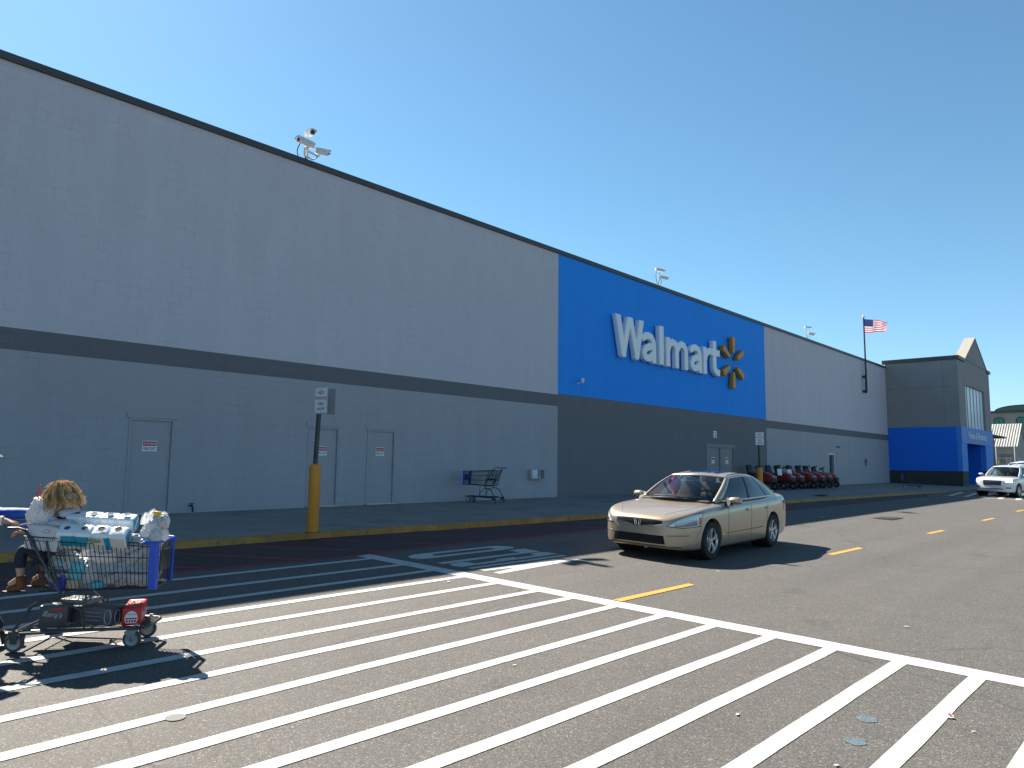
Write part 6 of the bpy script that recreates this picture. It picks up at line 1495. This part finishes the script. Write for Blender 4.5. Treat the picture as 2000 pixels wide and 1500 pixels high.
# ================================================================== RIDING MOWERS ON THE SIDEWALK
m_mred = mat('mower_red', (.27, .018, .017), .35, coat=.4, var=.06, vscale=6)
m_mblk = mat('mower_black', (.016, .016, .018), .55)
m_mdeck = mat('mower_deck', (.035, .03, .03), .5)
m_mlamp = mat('mower_lamp', (.5, .5, .5), .2)
def make_mower(label):
    t = thing('riding_mower', label, 'riding mower', group='red riding mowers in a row by the wall')
    b = MB(); secs = []
    for x, hw, z0, z1 in ((.02, .26, .45, .90), (.10, .265, .44, .93), (.40, .26, .42, .90), (.70, .24, .42, .82), (.86, .215, .44, .73), (.93, .17, .48, .64)):
        secs.append([Vector((x, y, z)) for y, z in ((-hw, z0), (-hw*1.02, z0+(z1-z0)*.55), (-hw*.88, z0+(z1-z0)*.86), (-hw*.5, z1-.006), (0, z1), (hw*.5, z1-.006), (hw*.88, z0+(z1-z0)*.86), (hw*1.02, z0+(z1-z0)*.55), (hw, z0))])
    b.loft(secs); b.build('hood', m_mred, t, smooth=40)
    b = MB(); b.rbox((.885, 0, .50), (.14, .40, .24), .04); b.build('grille', m_mblk, t, smooth=40)
    for sg in (-1, 1): b = MB(); b.sphere((.925, sg*.10, .66), .055, 12, 8, (.6, 1.1, .75)); b.build('headlight', m_mlamp, t)
    b = MB()
    secs = [[Vector((x, y, z+dz)) for y, dz in ((-hw, -.16), (-hw, -.03), (-hw*.8, .0), (-.2, .0), (.2, 0), (hw*.8, 0), (hw, -.03), (hw, -.16))] for x, hw, z in ((-.86, .40, .60), (-.80, .46, .68), (-.5, .47, .72), (-.22, .46, .66), (-.10, .40, .52), (.02, .36, .44))]
    b.loft(secs); b.build('fender', m_mred, t, smooth=40)
    b = MB(); b.rbox((-.42, 0, .79), (.40, .44, .12), .05); b.rbox((-.62, 0, 1.02), (.13, .42, .46), .06, Matrix.Rotation(R(-14), 3, 'Y')); b.build('seat', m_mblk, t, smooth=40)
    b = MB(); b.tube([(.10, 0, .84), (-.06, 0, 1.14)], .035, 8); c0 = Vector((-.07, 0, 1.16)); ax = Vector((-.45, 0, .9)).normalized(); ux = Vector((0, 1, 0)); uy = ax.cross(ux)
    b.tube([c0+(ux*math.cos(q)+uy*math.sin(q))*.185 for q in np.linspace(0, 2*math.pi, 25)[:-1]], .018, 6, closed=True)
    for q in (0, 2.1, 4.2): b.tube([c0, c0+(ux*math.cos(q)+uy*math.sin(q))*.18], .014, 5)
    b.build('steering_wheel', m_mblk, t)
    for x, y, r, w_ in ((.66, -.36, .19, .15), (.66, .36, .19, .15), (-.52, -.40, .255, .22), (-.52, .40, .255, .22)):
        b = MB(); b.lathe([(r*.5, -w_/2), (r*.85, -w_/2), (r, -w_*.3), (r, w_*.3), (r*.85, w_/2), (r*.5, w_/2)], (x, y, r), (0, 1, 0), 22, cap=False); wo = b.build('wheel', m_tyre, t, smooth=50)
        b = MB(); b.lathe([(.001, -w_*.4), (r*.52, -w_*.42), (r*.52, w_*.42), (.001, w_*.4)], (x, y, r), (0, 1, 0), 16); b.build('hub', mat('mower_hub', (.30, .27, .22), .5), wo)
    b = MB(); b.lathe([(.50, .17), (.52, .19), (.52, .30), (.44, .33), (.2, .34), (.001, .34)], (.08, 0, 0), (0, 0, 1), 26); b.build('mower_deck', m_mdeck, t, smooth=40)
    b = MB(); b.rbox((.0, 0, .42), (1.4, .34, .16), .03); b.box((.62, 0, .25), (.08, .6, .05)); b.box((-.52, 0, .28), (.08, .6, .06)); b.build('chassis', m_mblk, t, smooth=30)
    return t
spots = [(34.74, 'red riding mower half hidden behind the farther yellow bollard'), (36.98, 'bright red riding mower, first clear one right of the bollard'), (38.10, 'red riding mower, second clear one right of the bollard'),
         (39.75, 'red riding mower in the middle of the row, third right of the bollard'), (40.95, 'dark red riding mower, fourth right of the bollard'), (42.0, 'dark red riding mower second from the narrow glass door'), (43.15, 'red riding mower at the row end nearest the narrow glass door')]
mw = None
for i, (x, lab) in enumerate(spots):
    o = make_mower(lab) if mw is None else copy_tree(mw)
    if mw is None: mw = o
    o['label'] = lab; o.location = (x-.15, 15.18-.02*i, .147); o.rotation_euler = (0, 0, R(-103+(i*37 % 9)-4)); s_ = .98 if i != 6 else .92; o.scale = (s_, s_, s_)
# paper tags hanging on two of the mowers
for x, z in ((36.1, 1.02), (37.35, 1.0)):
    b = MB().rbox((0, 0, 0), (.26, .012, .32), .004); o = b.build('price_card', m_sgn_w, loc=(x, 14.78, z)); o.rotation_euler = (R(-8), 0, R(-30)); tag(o, 'white price card on the steering column of the %s' % ('mower behind the bollard' if x < 36.5 else 'first clear mower'), 'card', 'price cards on the mowers')

# ================================================================== BUILDINGS BEYOND THE ENTRANCE
def bthing(name, label, x, y): return thing(name, label, 'building', (x, y, 0))
tau = bthing('taupe_building', 'distant taupe building with green arched windows and curved green roof crest', 150, 18)
m_tau = mat('taupe_stucco', (.30, .28, .25), .85, var=.06, vscale=.4, world=True); m_gr = mat('green_trim', (.035, .075, .06), .5); m_gg = mat('green_glass', (.03, .20, .18), .15)
Tt = Matrix.Translation((-150, -18, 0))
b = MB(); b.box((158, 4, 5.45), (16, 42, 11.1)); b.xf(Tt).build('wall', m_tau, tau, smooth=0)
b = MB(); b.box((157.9, 4, 11.15), (16.6, 42.4, .32)); b.xf(Tt).build('cornice', m_gr, tau, smooth=0)
arc = [(18.6+4.2*math.cos(a), 11.3+1.0*math.sin(a)**1.0) for a in np.linspace(0, math.pi, 25)]
b = MB(); b.prism(arc, lambda a, c_, s_: (149.8 if s_ == 0 else 165, a, c_)); b.xf(Tt).build('roof_crest', m_gr, tau, smooth=30)
b = MB(); b.prism([(18.6+3.95*math.cos(a), 11.32+.78*math.sin(a)) for a in np.linspace(0, math.pi, 25)], lambda a, c_, s_: (149.7 if s_ == 0 else 149.9, a, c_)); b.xf(Tt).build('crest_panel', mat('crest_green', (.10, .13, .11), .6), tau, smooth=0)
for i in range(7):
    yc = 22.25-3.25*i; P = [(yc-.68, 8.0), (yc+.68, 8.0)]+[(yc+.68*math.cos(a), 9.75+.38*math.sin(a)) for a in np.linspace(0, math.pi, 11)]
    b = MB(); b.prism(P, lambda a, c_, s_: (149.93 if s_ == 0 else 150.2, a, c_)); wo = b.xf(Tt).build('window', m_gg, tau, smooth=0)
    b = MB(); b.tube([(149.9, q[0], q[1]) for q in P], .07, 4, closed=True); b.box((149.9, yc, 8.9), (.08, .08, 1.9)); b.xf(Tt).build('frame', m_gr, wo, smooth=0)
gar = bthing('garden_centre', 'pale building with bright ribbed metal roof behind the white SUV', 109, 16)
Tg = Matrix.Translation((-109, -16, 0)); m_mr = mat('metal_roof', (.62, .60, .55), .35, .35, var=.1, vscale=.8, world=True)
b = MB()
RN, EV = (110.5, 7.0), (106.0, 4.02)
def rp(u, v): return Vector((EV[0]+(RN[0]-EV[0])*v, 14.0+9*u, EV[1]+(RN[1]-EV[1])*v))
b.loft([[rp(0, 0), rp(1, 0), rp(1, 0)+Vector((0, 0, -.08)), rp(0, 0)+Vector((0, 0, -.08))], [rp(0, 1), rp(1, 1), rp(1, 1)+Vector((0, 0, -.08)), rp(0, 1)+Vector((0, 0, -.08))]])
q = lambda u, v: Vector((RN[0]+(RN[0]-EV[0])*(1-v), 14.0+9*u, EV[1]+(RN[1]-EV[1])*v))
b.loft([[q(0, 0), q(1, 0), q(1, 0)+Vector((0, 0, -.08)), q(0, 0)+Vector((0, 0, -.08))], [q(0, .995), q(1, .995), q(1, .995)+Vector((0, 0, -.08)), q(0, .995)+Vector((0, 0, -.08))]])
nr = (rp(0, 1)-rp(0, 0)).cross(Vector((0, 1, 0))).normalized()
if nr.z < 0: nr = -nr
ro = b.xf(Tg).build('roof', m_mr, gar, smooth=0)
b = MB()
for k in range(34): b.tube([rp(k/33, .01)+nr*.04, rp(k/33, .99)+nr*.04], .05, 4)
b.xf(Tg).build('roof_rib', m_mr, ro, smooth=0)
b = MB(); b.prism([(106.6, 0), (114.4, 0), (114.4, 4.2), (110.5, 6.8), (106.6, 4.2)], lambda a, c_, s_: (a, 14.25 if s_ == 0 else 22.8, c_)); b.xf(Tg).build('wall', mat('garden_wall', (.36, .34, .31), .8, var=.08, vscale=.6, world=True), gar, smooth=0)
b = MB(); b.box((106.55, 18.4, 1.9), (.06, 7.6, 2.4)); b.xf(Tg).build('display_window', mat('display_window', (.22, .20, .19), .2, var=.5, vscale=1.8, world=True), gar, smooth=0)
for k in range(5): b = MB(); b.cyl((105.9, 14.3+1.9*k, -.05), (105.9, 14.3+1.9*k, 4.0), .07, seg=8); b.xf(Tg).build('porch_post', mat('post_pale', (.5, .5, .48), .6), gar)
anx = bthing('low_annex', 'low brown annex with overhanging roof beside the entrance block', 80, 14)
Ta = Matrix.Translation((-80, -14, 0))
b = MB(); b.box((76.3, 15.0, 2.0), (7.2, 5.4, 4.1)); b.xf(Ta).build('wall', mat('annex_wall', (.13, .115, .10), .85, var=.1, vscale=.8, world=True), anx, smooth=0)
b = MB(); b.prism([(11.45, 4.1), (11.45, 4.26), (17.6, 5.3), (17.6, 4.1)], lambda a, c_, s_: (72.7 if s_ == 0 else 80.1, a, c_)); b.xf(Ta).build('roof', mat('annex_roof', (.07, .06, .055), .8), anx, smooth=0)
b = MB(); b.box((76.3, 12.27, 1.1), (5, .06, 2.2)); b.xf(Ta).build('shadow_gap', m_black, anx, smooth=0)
# plant racks in front of the garden centre
m_leaf = mat('plant_green', (.06, .10, .04), .7, var=.5, vscale=9); m_pot = mat('pot_clay', (.26, .16, .12), .7, var=.4, vscale=6)
rnd = random.Random(9)
for i, (x, y) in enumerate(((99, 14.6), (98, 13.3), (99.5, 12.1), (97.5, 10.6))):
    t = thing('plant_rack', ['metal plant rack nearest the low annex', 'second plant rack from the low annex, behind the SUV tailgate', 'third plant rack from the low annex, before the ribbed roof building', 'plant rack farthest right behind the white SUV'][i], 'rack', (x, y, 0), group='plant racks before the garden building')
    b = MB()
    for dx_ in (-.5, .5):
        for dy in (-.45, .45): b.box((dx_, dy, 1.3), (.05, .05, 2.6))
    for z in (.35, 1.05, 1.75, 2.5): b.box((0, 0, z), (1.05, .95, .04))
    b.build('frame', mat('rack_pale', (.48, .48, .47), .5), t, smooth=0)
    b = MB(); p_ = MB()
    for z in (.38, 1.08, 1.78):
        for k in range(5):
            c = Vector((-.4+.2*k, rnd.uniform(-.3, .3), z)); p_.lathe([(.06, 0), (.08, .14), (.001, .14)], c, seg=8)
            for q_ in range(26):
                d = Vector((rnd.gauss(0, .11), rnd.gauss(0, .11), rnd.uniform(.12, .48))); a = rnd.uniform(0, 6.28); s_ = rnd.uniform(.04, .08); e = Vector((math.cos(a), math.sin(a), rnd.uniform(-.3, .5)))*s_; f_ = Vector((-math.sin(a), math.cos(a), rnd.uniform(-.4, .4)))*s_*.5
                o_ = c+d; b.add([o_-e, o_-f_, o_+e, o_+f_], [(0, 1, 2, 3)])
    b.build('plants', m_leaf, t, smooth=0, fix=False); p_.build('pots', m_pot, t, smooth=40)
# leaning hose bib at the wall base by the first door
s = MB(); s.tube([(7.04, YW, .30), (7.04, YW-.10, .32), (7.05, YW-.14, .24), (7.05, YW-.13, .17)], .022, 8); s.lathe([(.001, 0), (.05, 0), (.05, .012), (.001, .012)], (7.04, YW-.10, .35), seg=10); sbuild(s, 'hose_tap', m_mblk)

# ================================================================== LITTER, STAINS AND SMALL THINGS ON THE GROUND
def flatbit(name, label, cat, x, y, sz, m, yaw, h=.006, seed=1, group=None, z=None):
    rnd_ = random.Random(seed); b = MB(); n = 6; P = []
    for j in range(n+1):
        for i in range(n+1):
            u, v = i/n-.5, j/n-.5; P.append((u*sz[0]*(1+rnd_.uniform(-.06, .06)), v*sz[1]*(1+rnd_.uniform(-.06, .06)), h*(.15+abs(noise.noise(Vector((u*4+seed, v*4, 0))))*.9)))
    b.add(P, [(j*(n+1)+i, j*(n+1)+i+1, (j+1)*(n+1)+i+1, (j+1)*(n+1)+i) for j in range(n) for i in range(n)]); k = len(P)
    b.add([(a, c_, .0) for a, c_, _ in P], [(j*(n+1)+i, j*(n+1)+i+1, (j+1)*(n+1)+i+1, (j+1)*(n+1)+i) for j in range(n) for i in range(n)])
    o = b.build(name, m, smooth=60, loc=(x, y, (rz(y) if z is None else z)+.007)); o.rotation_euler = (0, 0, yaw); return tag(o, label, cat, group)
m_pap = mat('paper_white', (.62, .61, .58), .7, var=.1, vscale=30)
o = flatbit('wrapper', 'white wrapper with red print lying across a crosswalk stripe', 'litter', 5.69, 1.22, (.075, .045), m_pap, R(20), .010, 3)
flatbit('print', None, None, 0, 0, (.045, .018), mat('wrap_red', (.55, .03, .06), .4), 0, .004, 4).parent = o; [setattr(c, 'location', (0, 0, .012)) for c in kids(o)]
for (x, y, s_, lab) in ((8.35, 2.14, .04, 'white scrap on bare asphalt beyond the edge line, right side'), (4.31, 1.49, .03, 'white scrap at the bottom edge between two stripes'), (5.50, 1.05, .022, 'pale scrap nearest the bottom right, beside the wide stripe'),
                        (4.63, 2.22, .034, 'bright white scrap between stripes right of centre'), (4.3, 3.9, .03, 'white scrap between stripes in the middle of the crosswalk'), (1.3, 3.95, .035, 'thin pale scrap between stripes at lower left'), (9.9, 5.0, .05, 'small pale scrap on the sunny lane before the sedan'), (6.2, 6.75, .05, 'white scrap touching the crosswalk edge line at the shade border'),
                        (14.6, 6.6, .10, 'white scrap at the shade border behind the sedan'), (21.5, 7.6, .14, 'pale scrap in the shade behind the sedan')):
    flatbit('paper_scrap', lab, 'litter', x, y, (s_, s_*.55), m_pap, x*2.1, .006, int(x*7), 'paper scraps on the asphalt')
mb = blob((0, 0, .075), (.17, .11, .085), 77, .3); o = mb.build('plastic_bag', m_bag, smooth=180, loc=(16.28, 11.1, .115)); o.rotation_euler = (0, 0, R(25)); tag(o, 'discarded white bag lying on the yellow kerb left of the sedan', 'bag')
flatbit('loose_board', 'dark flat board lying on the sidewalk right of the mowers', 'board', 32.0, 11.3, (1.5, .35), m_mblk, R(8), .02, 9, z=.12)
# blue marking-paint blots and a covered valve
blot = MB()
for cx, cy, r_ in ((5.22, 1.60, .085), (4.77, 1.53, .085)):
    P = [(cx+r_*(.9+.25*noise.noise(Vector((k*.7, cx, 0))))*math.cos(k*2*math.pi/22), cy+r_*.8*(.9+.25*noise.noise(Vector((k*.7, cy, 4))))*math.sin(k*2*math.pi/22)) for k in range(22)]; sheet(blot, P, .003)
paint_b = asphalt_mat('road_paint_blue', A_BASE, A_TINT, A_AGG, .5, paint=(.10, .22, .29), wear=.27)
struct('utility_paint_mark', blot, paint_b, smooth=0)
vc = MB(); P = [(1.965+.058*math.cos(a), 4.545+.058*math.sin(a)) for a in np.linspace(0, 2*math.pi, 25)[:-1]]; sheet(vc, P, .0055)
struct('worn_patch', vc, mat('worn_patch_grey', (.20, .195, .185), .85, var=.15, vscale=30, world=True), smooth=0)
# dark flat plate with raised bars in the lane, far right
dr = thing('lane_plate', 'rusty storm drain grate set in the sunny lane near the shade border', 'drain', (23.2, 6.35, rz(6.35)))
b = MB(); b.box((0, 0, .004), (1.1, .6, .012)); b.build('frame', mat('plate_dark', (.05, .04, .035), .7, var=.3, vscale=12), dr, smooth=0)
b = MB()
for k in range(9): b.box((-.44+.11*k, 0, .013), (.05, .48, .012))
b.build('grate', mat('plate_bar', (.11, .09, .075), .7), dr, smooth=0)
